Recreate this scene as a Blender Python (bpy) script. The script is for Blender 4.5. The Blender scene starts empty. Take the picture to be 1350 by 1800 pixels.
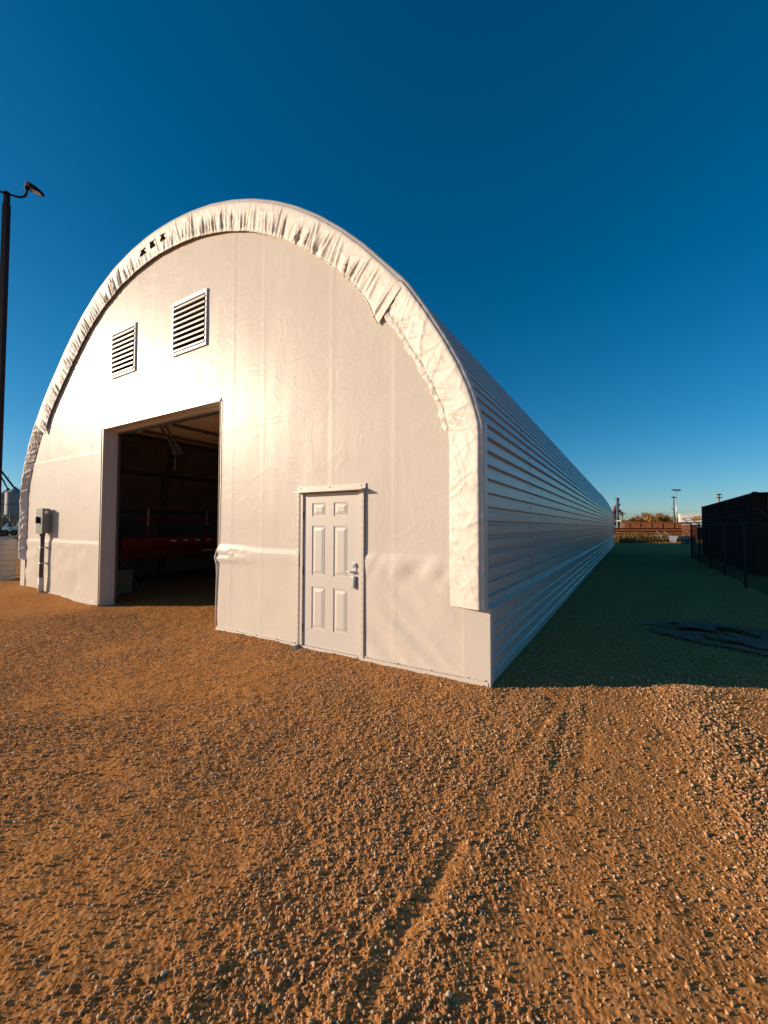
import bpy, bmesh, math, random
import numpy as np
from mathutils import Vector, Matrix

random.seed(7)
RNG = np.random.default_rng(11)
S = bpy.context.scene
COL = S.collection
R = math.radians

# ------------------------------------------------------------------ camera
CAM = (1.248, -4.166, 1.651)
YAW, PITCH, ROLL, FPX = 0.545, 0.035, 0.002, 715.56      # measured on a 1350 x 1800 frame
cd = bpy.data.cameras.new('camera'); cam = bpy.data.objects.new('camera', cd); COL.objects.link(cam)
cd.sensor_fit = 'VERTICAL'; cd.sensor_height = 36.0; cd.lens = FPX / 1800 * 36.0
cd.clip_start = 0.05; cd.clip_end = 6000
_F0 = Vector((-math.sin(YAW), math.cos(YAW), 0)); _R0 = Vector((math.cos(YAW), math.sin(YAW), 0)); _U0 = Vector((0, 0, 1))
FW = _F0 * math.cos(PITCH) + _U0 * math.sin(PITCH); UP = -_F0 * math.sin(PITCH) + _U0 * math.cos(PITCH)
RT = _R0 * math.cos(ROLL) + UP * math.sin(ROLL); UP = -_R0 * math.sin(ROLL) + UP * math.cos(ROLL)
m3 = Matrix((RT, UP, -FW)).transposed()
cam.matrix_world = Matrix.Translation(CAM) @ m3.to_4x4()
S.camera = cam
S.render.resolution_x, S.render.resolution_y = 768, 1024

# ------------------------------------------------------------------ sky and sun
SUN_EL = R(15.5)
SUN_H = Vector((0.84, 0.5426))                     # the way the light travels over the ground
w = bpy.data.worlds.new('World'); S.world = w; w.use_nodes = True
nt = w.node_tree; nt.nodes.clear()
sky = nt.nodes.new('ShaderNodeTexSky'); sky.sky_type = 'NISHITA'; sky.sun_disc = False
sky.sun_elevation = SUN_EL
sky.sun_rotation = math.atan2(-SUN_H.x, -SUN_H.y)
sky.altitude = 600; sky.air_density = 1.0; sky.dust_density = 0.55; sky.ozone_density = 5.0
hsv = nt.nodes.new('ShaderNodeHueSaturation'); hsv.inputs['Saturation'].default_value = 1.24; hsv.inputs['Hue'].default_value = 0.488
bg = nt.nodes.new('ShaderNodeBackground'); bg.inputs['Strength'].default_value = 0.099
wo = nt.nodes.new('ShaderNodeOutputWorld')
nt.links.new(sky.outputs[0], hsv.inputs['Color']); nt.links.new(hsv.outputs[0], bg.inputs[0]); nt.links.new(bg.outputs[0], wo.inputs[0])

sd = bpy.data.lights.new('sun', 'SUN'); sun = bpy.data.objects.new('sun', sd); COL.objects.link(sun)
sd.energy = 5.0; sd.angle = R(0.53); sd.color = (1.0, 0.80, 0.58)
_sdir = Vector((SUN_H.x * math.cos(SUN_EL), SUN_H.y * math.cos(SUN_EL), -math.sin(SUN_EL)))
sun.rotation_euler = _sdir.to_track_quat('-Z', 'Y').to_euler()
S.view_settings.view_transform = 'Standard'; S.view_settings.look = 'None'
S.cycles.max_bounces = 4; S.cycles.diffuse_bounces = 2; S.cycles.glossy_bounces = 2; S.cycles.transmission_bounces = 2; S.cycles.caustics_reflective = False; S.cycles.caustics_refractive = False
S.view_settings.exposure = 0.15; S.view_settings.gamma = 1.0; S.view_settings.use_curve_mapping = False

# ------------------------------------------------------------------ helpers
def ray(px, py): return FW + RT * ((px - 675) / FPX) + UP * ((900 - py) / FPX)
def at(px, py, depth): return Vector(CAM) + ray(px, py) * depth
def gp(px, py, z=0.0):
    d = ray(px, py); return Vector(CAM) + d * ((z - CAM[2]) / d.z)

class MB:
    """collects faces; build() links them as one mesh object"""
    def __init__(s): s.v = []; s.f = []; s.sm = []
    def add(s, vs, fs, smooth=False):
        o = len(s.v); s.v += [tuple(p) for p in vs]; s.f += [tuple(i + o for i in f) for f in fs]; s.sm += [smooth] * len(fs); return s
    def box(s, x0, x1, y0, y1, z0, z1):
        return s.add([(x0,y0,z0),(x1,y0,z0),(x1,y1,z0),(x0,y1,z0),(x0,y0,z1),(x1,y0,z1),(x1,y1,z1),(x0,y1,z1)],
                     [(0,3,2,1),(4,5,6,7),(0,1,5,4),(1,2,6,5),(2,3,7,6),(3,0,4,7)])
    def bbox(s, x0, x1, y0, y1, z0, z1, b=0.004):
        """box with chamfered edges"""
        bm = bmesh.new(); bmesh.ops.create_cube(bm, size=1)
        for v in bm.verts: v.co = Vector(((x0+x1)/2 + v.co.x*(x1-x0), (y0+y1)/2 + v.co.y*(y1-y0), (z0+z1)/2 + v.co.z*(z1-z0)))
        bmesh.ops.bevel(bm, geom=bm.edges[:], offset=b, segments=2, affect='EDGES', profile=.5)
        bm.verts.index_update()
        s.add([v.co[:] for v in bm.verts], [[v.index for v in f.verts] for f in bm.faces]); bm.free(); return s
    def obox(s, c, ax, ay, az):
        """oriented box: centre and three half-axis vectors"""
        c, ax, ay, az = Vector(c), Vector(ax), Vector(ay), Vector(az)
        P = [c+ax*i+ay*j+az*k for k in (-1,1) for j in (-1,1) for i in (-1,1)]
        return s.add(P, [(0,2,3,1),(4,5,7,6),(0,1,5,4),(1,3,7,5),(3,2,6,7),(2,0,4,6)])
    def beam(s, a, b, wd, ht, up=(0,0,1)):
        a, b = Vector(a), Vector(b); d = (b-a); u = Vector(up); sd_ = d.cross(u)
        if sd_.length < 1e-6: sd_ = d.cross(Vector((1,0,0)))
        sd_.normalize(); u = sd_.cross(d).normalized()
        return s.obox((a+b)/2, d/2, sd_*wd/2, u*ht/2)
    def tube(s, pts, rad, n=8, cap=True, smooth=True):
        pts = [Vector(p) for p in pts]; rads = rad if isinstance(rad, (list, tuple)) else [rad]*len(pts)
        vs = []; fs = []; pu = None
        for i, p in enumerate(pts):
            d = (pts[min(i+1, len(pts)-1)] - pts[max(i-1, 0)]).normalized()
            if pu is None:
                pu = d.cross(Vector((0,0,1)))
                if pu.length < 1e-4: pu = d.cross(Vector((1,0,0)))
            pu = (pu - d*pu.dot(d)).normalized(); q = d.cross(pu)
            for k in range(n):
                a = 2*math.pi*k/n; vs.append(p + (pu*math.cos(a) + q*math.sin(a))*rads[i])
        for i in range(len(pts)-1):
            for k in range(n):
                fs.append((i*n+k, i*n+(k+1)%n, (i+1)*n+(k+1)%n, (i+1)*n+k))
        s.add(vs, fs, smooth)
        if cap:
            o = len(s.v) - len(vs)
            s.f.append(tuple(o+k for k in range(n))[::-1]); s.f.append(tuple(o+(len(pts)-1)*n+k for k in range(n))); s.sm += [False, False]
        return s
    def lathe(s, c, prof, n=24, smooth=True):
        """prof: list of (radius, z)"""
        vs = [(c[0]+r*math.cos(2*math.pi*k/n), c[1]+r*math.sin(2*math.pi*k/n), c[2]+z) for r, z in prof for k in range(n)]
        fs = [(i*n+k, i*n+(k+1)%n, (i+1)*n+(k+1)%n, (i+1)*n+k) for i in range(len(prof)-1) for k in range(n)]
        return s.add(vs, fs, smooth)
    def grid(s, P, smooth=True):
        """P: rows of rows of points"""
        nr, nc = len(P), len(P[0])
        return s.add([p for r in P for p in r], [(i*nc+j, i*nc+j+1, (i+1)*nc+j+1, (i+1)*nc+j) for i in range(nr-1) for j in range(nc-1)], smooth)
    def mesh(s, name):
        me = bpy.data.meshes.new(name); me.from_pydata(s.v, [], s.f)
        me.polygons.foreach_set('use_smooth', s.sm); me.update(); return me
    def build(s, name, mat, parent=None, **props):
        o = bpy.data.objects.new(name, s.mesh(name)); COL.objects.link(o)
        if mat: o.data.materials.append(mat)
        if parent: o.parent = parent
        for k, v in props.items(): o[k] = v
        return o

def thing(name, label, cat, loc=(0,0,0), group=None):
    o = bpy.data.objects.new(name, None); COL.objects.link(o); o.location = loc; o.empty_display_size = .2
    o['label'] = label; o['category'] = cat
    if group: o['group'] = group
    return o
def part(mb, name, mat, root, **props):
    """mb is in world coordinates; the part keeps them although its root sits elsewhere"""
    o = mb.build(name, mat, None, **props); o.parent = root
    base = Vector((0,0,0)); r = root
    while r is not None: base += r.location; r = r.parent
    if base.length > 1e-9: o.data.transform(Matrix.Translation(-base))
    return o
def tag(o, label, cat, group=None):
    o['label'] = label; o['category'] = cat
    if group: o['group'] = group
    return o

# numpy value noise
_T = RNG.random((256, 256))
def vnoise(x, y):
    xi = np.floor(x).astype(int); yi = np.floor(y).astype(int); fx = x-xi; fy = y-yi
    fx = fx*fx*(3-2*fx); fy = fy*fy*(3-2*fy); a = xi & 255; b = (xi+1) & 255; c = yi & 255; d = (yi+1) & 255
    return (_T[a,c]*(1-fx)+_T[b,c]*fx)*(1-fy)+(_T[a,d]*(1-fx)+_T[b,d]*fx)*fy
def fbm(x, y, o=4, g=.5):
    t = 0; a = 1; n = 0
    for i in range(o): t = t+a*vnoise(x*2**i+17.3*i, y*2**i+5.1*i); n += a; a *= g
    return t/n
def sstep(a, b, x):
    t = np.clip((x-a)/(b-a), 0, 1); return t*t*(3-2*t)

# ------------------------------------------------------------------ materials
def N(nt, t, **kw):
    n = nt.nodes.new(t)
    for k, v in kw.items():
        if k in n.inputs: n.inputs[k].default_value = v
        else: setattr(n, k, v)
    return n
def mat(name, col, rough=.6, spec=.5, metal=0., var=.12, vscale=3., bumps=(), dirt=None, coat=0., stretch=(1,1,1), rvar=0.):
    """procedural Principled material: mottled colour, optional dirt colour, and bump layers (kind, scale, distance)"""
    m = bpy.data.materials.new(name); m.use_nodes = True; nt = m.node_tree; L = nt.links.new
    b = nt.nodes['Principled BSDF']; b.inputs['Roughness'].default_value = rough; b.inputs['Specular IOR Level'].default_value = spec
    b.inputs['Metallic'].default_value = metal; b.inputs['Coat Weight'].default_value = coat
    tc = N(nt, 'ShaderNodeTexCoord'); mp = N(nt, 'ShaderNodeMapping'); mp.inputs['Scale'].default_value = stretch
    L(tc.outputs['Object'], mp.inputs[0])
    n1 = N(nt, 'ShaderNodeTexNoise', Scale=vscale, Detail=6., Roughness=.6); L(mp.outputs[0], n1.inputs['Vector'])
    rp = N(nt, 'ShaderNodeValToRGB'); rp.color_ramp.elements[0].position = .3; rp.color_ramp.elements[1].position = .7
    rp.color_ramp.elements[0].color = tuple(c*(1-var) for c in col)+(1,); rp.color_ramp.elements[1].color = tuple(min(c*(1+var), .95) for c in col)+(1,)
    L(n1.outputs['Fac'], rp.inputs[0]); out = rp.outputs[0]
    if dirt:
        dcol, damt, dsc = dirt
        n2 = N(nt, 'ShaderNodeTexNoise', Scale=dsc, Detail=8., Roughness=.65); L(mp.outputs[0], n2.inputs['Vector'])
        r2 = N(nt, 'ShaderNodeValToRGB'); r2.color_ramp.elements[0].position = .48; r2.color_ramp.elements[1].position = .75
        r2.color_ramp.elements[0].color = (0,0,0,1); r2.color_ramp.elements[1].color = (damt,)*3+(1,)
        L(n2.outputs['Fac'], r2.inputs[0])
        mx = N(nt, 'ShaderNodeMixRGB'); mx.inputs[2].default_value = tuple(dcol)+(1,)
        L(r2.outputs[0], mx.inputs[0]); L(out, mx.inputs[1]); out = mx.outputs[0]
    L(out, b.inputs['Base Color'])
    if rvar:
        mr = N(nt, 'ShaderNodeMapRange'); mr.inputs['To Min'].default_value = rough-rvar; mr.inputs['To Max'].default_value = rough+rvar
        L(n1.outputs['Fac'], mr.inputs[0]); L(mr.outputs[0], b.inputs['Roughness'])
    prev = None
    for kind, sc, dist in bumps:
        if kind == 'noise':
            t = N(nt, 'ShaderNodeTexNoise', Scale=sc, Detail=5., Roughness=.6); o = t.outputs['Fac']
        elif kind == 'ridge':
            t = N(nt, 'ShaderNodeTexNoise', Scale=sc, Detail=3., Roughness=.5, Distortion=1.2)
            a = N(nt, 'ShaderNodeMath', operation='SUBTRACT'); a.inputs[1].default_value = .5; L(t.outputs['Fac'], a.inputs[0])
            c = N(nt, 'ShaderNodeMath', operation='ABSOLUTE'); L(a.outputs[0], c.inputs[0])
            p = N(nt, 'ShaderNodeMapRange'); p.inputs['From Max'].default_value = .06; p.inputs['To Min'].default_value = 1; p.inputs['To Max'].default_value = 0
            L(c.outputs[0], p.inputs[0]); o = p.outputs[0]
        else:
            t = N(nt, 'ShaderNodeTexVoronoi', Scale=sc); t.feature = 'SMOOTH_F1' if kind == 'cells' else 'DISTANCE_TO_EDGE'; o = t.outputs['Distance']
        L(mp.outputs[0], t.inputs['Vector'])
        bp = N(nt, 'ShaderNodeBump'); bp.inputs['Distance'].default_value = dist; bp.inputs['Strength'].default_value = 1.; bp.invert = (kind == 'cells')
        L(o, bp.inputs['Height'])
        if prev: L(prev, bp.inputs['Normal'])
        prev = bp.outputs[0]
    if prev: L(prev, b.inputs['Normal'])
    return m

FILM = mat('white film fabric', (.72,.635,.545), .33, .13, var=.02, vscale=1.3, bumps=[('ridge', 1.6, .0009), ('noise', 55, .0024)], dirt=((.54,.47,.39), .18, 2.2), rvar=.04)
FLAP = mat('white cover fabric', (.75,.665,.575), .50, .4, var=.03, vscale=2, bumps=[('noise', 14, .005)], dirt=((.6,.52,.42), .2, 3))
STEEL = mat('white painted sheet steel', (.60,.49,.42), .30, .5, var=.05, vscale=.8, bumps=[('noise', 3, .006)], dirt=((.5,.44,.4), .35, 5), stretch=(1,.25,1))
TRIM = mat('white trim steel', (.69,.615,.535), .38, .5, var=.03, vscale=2, bumps=[('noise', 4, .003)], dirt=((.55,.48,.4), .25, 6))
DOORM = mat('white door paint', (.67,.61,.55), .42, .5, var=.02, vscale=2, bumps=[('noise', 5, .0015)], dirt=((.5,.42,.34), .12, 4))
GALV = mat('galvanised steel', (.62,.63,.65), .38, .5, metal=.5, var=.15, vscale=14)
DARKM = mat('dark bronze steel', (.016,.008,.006), .6, .15, var=.2, vscale=6)
ADDED_SHELL = mat('dull added inner shell', (.24,.205,.175), .7, .3, var=.2, vscale=2)  # for the shell added under the roof sheets to darken the inside
FRAME = mat('dull steel frame', (.10,.09,.085), .6, .4, var=.2, vscale=5)
BLACK = mat('black plastic', (.012,.011,.011), .5, .4, var=.2, vscale=10)
INK = mat('black printed ink', (.010,.009,.009), .95, .03, var=.3, vscale=30)
SCREW = mat('dark screw heads', (.16,.14,.13), .5, .5, metal=.4, vscale=40)
GREYB = mat('grey enamel', (.17,.165,.155), .42, .5, var=.06, vscale=6, dirt=((.2,.17,.13), .3, 8))
CONDUIT = mat('grey conduit', (.10,.09,.085), .55, .4, var=.08, vscale=6)
RED = mat('red machine paint', (.17,.008,.006), .45, .5, var=.15, vscale=4, dirt=((.06,.03,.02), .5, 6))
RUBBER = mat('tyre rubber', (.018,.017,.016), .8, .3, var=.2, vscale=12, bumps=[('noise', 40, .003)])
RUST = mat('rusty steel', (.24,.085,.035), .85, .2, var=.3, vscale=2.5, dirt=((.10,.04,.02), .7, 3), bumps=[('noise', 12, .01)])
CONT = mat('dark brown container paint', (.055,.016,.010), .8, .1, var=.2, vscale=1.5, dirt=((.07,.03,.015), .6, 3))
FENCE = mat('weathered fence steel', (.06,.045,.04), .7, .2, metal=.0, var=.2, vscale=9)
WOODM = mat('weathered timber', (.20,.14,.09), .8, .2, var=.3, vscale=3, stretch=(1,1,.1), bumps=[('noise', 20, .004)])
POLY = mat('cream plastic', (.55,.52,.45), .45, .4, var=.06, vscale=3, dirt=((.3,.24,.17), .4, 5))
BINM = mat('corrugated bin steel', (.30,.28,.27), .55, .4, metal=.1, var=.08, vscale=1.2)
WHITEP = mat('white vehicle paint', (.75,.74,.72), .35, .5, var=.05, vscale=2)
TANP = mat('tan machine paint', (.55,.40,.22), .5, .4, var=.1, vscale=2)
BLUEP = mat('blue grey steel', (.10,.16,.20), .5, .4, var=.15, vscale=3)
ORANGE = mat('faded orange print', (.50,.17,.05), .6, .3, var=.25, vscale=4)
SHEETP = mat('black plastic sheeting', (.26,.155,.11), .7, .1, var=.4, vscale=6, dirt=((.20,.10,.04), .8, 3), bumps=[('noise', 30, .01)])
REFLECT = mat('pale reflector', (.75,.70,.66), .4, .5, vscale=20)
GLASS = mat('dark window glass', (.02,.025,.03), .08, .6, var=.1)
LEDM = mat('lamp lens', (.65,.62,.58), .25, .6, var=.05)
GREYCRATE = mat('grey olive plastic', (.20,.19,.14), .55, .4, var=.1, vscale=3, dirt=((.1,.08,.05), .5, 6))

# ------------------------------------------------------------------ the ground
def seg_dist(x, y, pts):
    best = np.full(np.shape(x), 1e9); side = np.zeros(np.shape(x))
    for (a, b) in zip(pts[:-1], pts[1:]):
        dx, dy = b[0]-a[0], b[1]-a[1]; l2 = dx*dx+dy*dy
        t = np.clip(((x-a[0])*dx+(y-a[1])*dy)/l2, 0, 1)
        ex, ey = x-(a[0]+t*dx), y-(a[1]+t*dy); d = np.hypot(ex, ey)
        sg = np.sign(dx*ey-dy*ex); side = np.where(d < best, sg, side); best = np.minimum(best, d)
    return best*side
def line(*pix): return [gp(a, b)[:2] for a, b in pix]
RUT_A = line((640,1800),(700,1660),(790,1520),(880,1390),(945,1290),(985,1225),(1000,1200))
RUT_B = line((960,1400),(985,1310),(1000,1250),(1010,1200))
RUT_C = line((1010,1420),(1025,1320),(1030,1250),(1030,1200))
WINDROW = line((1185,1205),(1230,1262),(1285,1335),(1360,1440),(1480,1620))
SMOOTH = line((1060,1240),(1110,1380),(1180,1560),(1260,1800))
def cells(x, y, size, seed):
    """domes on a jittered lattice"""
    gx, gy = x/size, y/size; ix, iy = np.floor(gx).astype(int), np.floor(gy).astype(int); best = np.zeros(np.shape(x))
    for i in (-1,0,1):
        for j in (-1,0,1):
            a, b = (ix+i), (iy+j)
            jx = _T[(a*7+seed) & 255, (b*13+seed*3) & 255]; jy = _T[(a*11+seed*5) & 255, (b*5+seed) & 255]; rr = .25+.42*_T[(a*3+seed) & 255, (b*17) & 255]
            d2 = (gx-a-jx)**2+(gy-b-jy)**2
            best = np.maximum(best, np.clip(1-d2/(rr*rr), 0, 1)**.6*rr)
    return best*size
def looseness(x, y):
    """0 = packed dirt, 1 = loose stones"""
    n = fbm(x*.9+3, y*.9+8, 4); v = sstep(.38, .62, n)
    v = v*.75+.25*sstep(.4, .65, fbm(x*3.3+1, y*3.3, 3))
    ds = np.abs(seg_dist(x, y, SMOOTH)); v = v*(1-.85*np.exp(-(ds/.42)**2))
    dw = np.abs(seg_dist(x, y, WINDROW)); v = np.maximum(v, 1.25*np.exp(-(dw/.30)**2))
    da = seg_dist(x, y, RUT_A); v = np.maximum(v, .9*np.exp(-((np.abs(da)-.17)/.10)**2)); v = v*(1-.8*np.exp(-(da/.055)**2))
    return np.clip(v, 0, 1.3)
def ground_h(x, y, fine=1.):
    x = np.asarray(x, float); y = np.asarray(y, float)
    h = (fbm(x*.30+9, y*.30+2, 3)-.5)*.05
    near = np.exp(-(np.hypot(x-1, y+1)/30)**2)
    h = h*near
    h = h + .15*sstep(-8.4, -12.2, x)*sstep(-4, 0, y)*near
    inb = sstep(-.6, .0, -np.maximum(np.maximum(-12.3-x, x-.1), np.maximum(-.2-y, y-36.5))+.0)
    h = h - .10*sstep(1.9, 4.0, x)*near
    h = h + .018*np.exp(-(seg_dist(x, y, WINDROW)/.26)**2)*(.5+fbm(x*2.5, y*2.5, 2))
    h = h + .05*np.exp(-((y+.03)/.13)**2)*sstep(-12.4,-12,x)*sstep(.2,-.1,x)*np.clip(fbm(x*2.2+3, y*1.5, 3)-.35, 0, 1)*(1-sstep(-8.2,-8.1,x)*sstep(-4.2,-4.4,x))
    # tyre ruts
    da = seg_dist(x, y, RUT_A); wob = (fbm(x*4, y*4, 2)-.5)*.05
    rk = .25+1.0*sstep(.35, .65, fbm(x*1.3+40, y*1.3+7, 2))
    h = h - .006*rk*np.exp(-((da+wob)/.028)**2) + .006*rk*np.exp(-((np.abs(da+wob)-.085)/.045)**2)
    db = seg_dist(x, y, RUT_B); h = h - .006*np.exp(-(db/.03)**2)
    dc = seg_dist(x, y, RUT_C); h = h - .005*np.exp(-(dc/.03)**2)
    if fine is not None:
        lo = looseness(x, y)
        h = h + fine*((fbm(x*2.2, y*2.2, 3)-.5)*.030 + (fbm(x*9, y*9, 3)-.5)*.014 + (fbm(x*34, y*34, 3)-.5)*.005)
        h = h + fine*lo*(cells(x, y, .036, 3)*.40) + fine*(.35+.65*np.minimum(lo,1))*cells(x, y, .018, 9)*.5
    # pressed flat under the building
    return h

def make_ground():
    c0 = math.pi/2+YAW
    fa = np.linspace(-R(62), R(62), 860); ba = np.linspace(R(62), 2*math.pi-R(62), 70)[1:-1]
    ang = np.concatenate([fa, ba])+c0
    rad = np.concatenate([np.linspace(.3, .95, 14)[:-1], np.geomspace(.95, 24, 540), np.geomspace(24, 4000, 60)[1:]])
    A, Rr = np.meshgrid(ang, rad); X = CAM[0]+Rr*np.cos(A); Y = CAM[1]+Rr*np.sin(A)
    fine = 1-sstep(7, 16, Rr)
    isfront = (np.arange(len(ang)) < len(fa))[None, :]
    fine = np.where(isfront, fine, .15*fine)
    Z = ground_h(X, Y, fine)
    n, k = len(rad), len(ang)
    V = np.stack([X, Y, Z], -1).reshape(-1, 3)
    I = (np.arange(n-1)[:, None]*k+np.arange(k)[None, :]); J = (np.arange(n-1)[:, None]*k+((np.arange(k)+1) % k)[None, :])
    Q = np.stack([I, J, J+k, I+k], -1).reshape(-1, 4)
    V = np.concatenate([V, [[CAM[0], CAM[1], float(ground_h(CAM[0], CAM[1], 0.))]]]); ci = len(V)-1
    T = np.stack([np.full(k, ci), np.arange(k), (np.arange(k)+1) % k], -1)
    me = bpy.data.meshes.new('ground'); me.vertices.add(len(V)); me.vertices.foreach_set('co', V.ravel())
    nl = Q.size+T.size; me.loops.add(nl); me.loops.foreach_set('vertex_index', np.concatenate([Q.ravel(), T.ravel()]).astype(np.int32))
    me.polygons.add(len(Q)+len(T))
    me.polygons.foreach_set('loop_start', np.concatenate([np.arange(len(Q))*4, len(Q)*4+np.arange(len(T))*3]).astype(np.int32))
    me.polygons.foreach_set('use_smooth', np.ones(len(Q)+len(T), bool))
    me.update(calc_edges=True); me.validate()
    o = bpy.data.objects.new('ground', me); COL.objects.link(o); o['kind'] = 'structure'
    return o
ground = make_ground()
def ground_mat():
    m = bpy.data.materials.new('brown gravel dirt'); m.use_nodes = True; nt = m.node_tree; L = nt.links.new
    b = nt.nodes['Principled BSDF']; b.inputs['Roughness'].default_value = .95; b.inputs['Specular IOR Level'].default_value = .04
    tc = N(nt, 'ShaderNodeTexCoord'); co = tc.outputs['Object']
    def noise(sc, det=6., ro=.6):
        t = N(nt, 'ShaderNodeTexNoise', Scale=sc, Detail=det, Roughness=ro); L(co, t.inputs['Vector']); return t.outputs['Fac']
    def ramp(f, c0, c1, p0=.3, p1=.7):
        r = N(nt, 'ShaderNodeValToRGB'); e = r.color_ramp.elements; e[0].position = p0; e[1].position = p1; e[0].color = c0+(1,); e[1].color = c1+(1,); L(f, r.inputs[0]); return r.outputs[0]
    def mix(f, a, c, mode='MIX'):
        x = N(nt, 'ShaderNodeMixRGB', blend_type=mode)
        if isinstance(f, float): x.inputs[0].default_value = f
        else: L(f, x.inputs[0])
        L(a, x.inputs[1]); L(c, x.inputs[2]); return x.outputs[0]
    c = ramp(noise(.8, 4.), (.44,.165,.038), (.60,.245,.064))
    c2 = ramp(noise(14, 5, .7), (.28,.098,.022), (.64,.275,.080))
    c = mix(.5, c, c2)
    vo = N(nt, 'ShaderNodeTexVoronoi', Scale=55.); L(co, vo.inputs['Vector'])
    vs_ = N(nt, 'ShaderNodeSeparateColor'); L(vo.outputs['Color'], vs_.inputs[0])
    c3 = ramp(vs_.outputs[0], (.28,.115,.032), (.72,.375,.155), .1, .9)
    c = mix(.4, c, c3)
    # dry grass beyond the yard
    sx = N(nt, 'ShaderNodeSeparateXYZ'); L(co, sx.inputs[0])
    g = N(nt, 'ShaderNodeMapRange'); g.inputs['From Min'].default_value = -24; g.inputs['From Max'].default_value = -34; L(sx.outputs[0], g.inputs[0])
    g2 = N(nt, 'ShaderNodeMapRange'); g2.inputs['From Min'].default_value = 42; g2.inputs['From Max'].default_value = 60; L(sx.outputs[1], g2.inputs[0])
    mxm = N(nt, 'ShaderNodeMath', operation='MAXIMUM'); L(g.outputs[0], mxm.inputs[0]); L(g2.outputs[0], mxm.inputs[1])
    grass = ramp(noise(.35), (.20,.13,.04), (.34,.22,.07))
    c = mix(mxm.outputs[0], c, grass)
    L(c, b.inputs['Base Color'])
    prev = None
    for kind, sc, dist in (('v', 48., .006), ('n', 90., .004)):
        if kind == 'v':
            t = N(nt, 'ShaderNodeTexVoronoi', Scale=sc); f = t.outputs['Distance']
        else:
            t = N(nt, 'ShaderNodeTexNoise', Scale=sc, Detail=6., Roughness=.65); f = t.outputs['Fac']
        L(co, t.inputs['Vector'])
        bp = N(nt, 'ShaderNodeBump'); bp.inputs['Distance'].default_value = dist; bp.inputs['Strength'].default_value = .9; bp.invert = kind == 'v'
        L(f, bp.inputs['Height'])
        if prev: L(prev, bp.inputs['Normal'])
        prev = bp.outputs[0]
    L(prev, b.inputs['Normal'])
    return m
ground.data.materials.append(ground_mat())

# loose gravel: nobody could count it -> one object, stones instanced on points
def pebble_mat():
    m = bpy.data.materials.new('river gravel stone'); m.use_nodes = True; nt = m.node_tree; L = nt.links.new
    b = nt.nodes['Principled BSDF']; b.inputs['Roughness'].default_value = .85; b.inputs['Specular IOR Level'].default_value = .15
    oi = N(nt, 'ShaderNodeObjectInfo'); r = N(nt, 'ShaderNodeValToRGB'); e = r.color_ramp.elements
    e[0].position = 0; e[0].color = (.42,.175,.048,1); e[1].position = 1; e[1].color = (.84,.58,.35,1)
    for p, c in ((.22, (.54,.255,.080,1)), (.48, (.65,.345,.130,1)), (.72, (.52,.295,.135,1)), (.88, (.74,.455,.225,1))):
        k = e.new(p); k.color = c
    L(oi.outputs['Random'], r.inputs[0])
    tc = N(nt, 'ShaderNodeTexCoord'); n = N(nt, 'ShaderNodeTexNoise', Scale=2.5, Detail=6.); L(tc.outputs['Object'], n.inputs['Vector'])
    mx = N(nt, 'ShaderNodeMixRGB', blend_type='MULTIPLY'); mx.inputs[0].default_value = .25; L(r.outputs[0], mx.inputs[1]); L(n.outputs['Color'], mx.inputs[2])
    br = N(nt, 'ShaderNodeBrightContrast'); br.inputs['Bright'].default_value = .04; L(mx.outputs[0], br.inputs[0])
    L(br.outputs[0], b.inputs['Base Color'])
    return m
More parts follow.
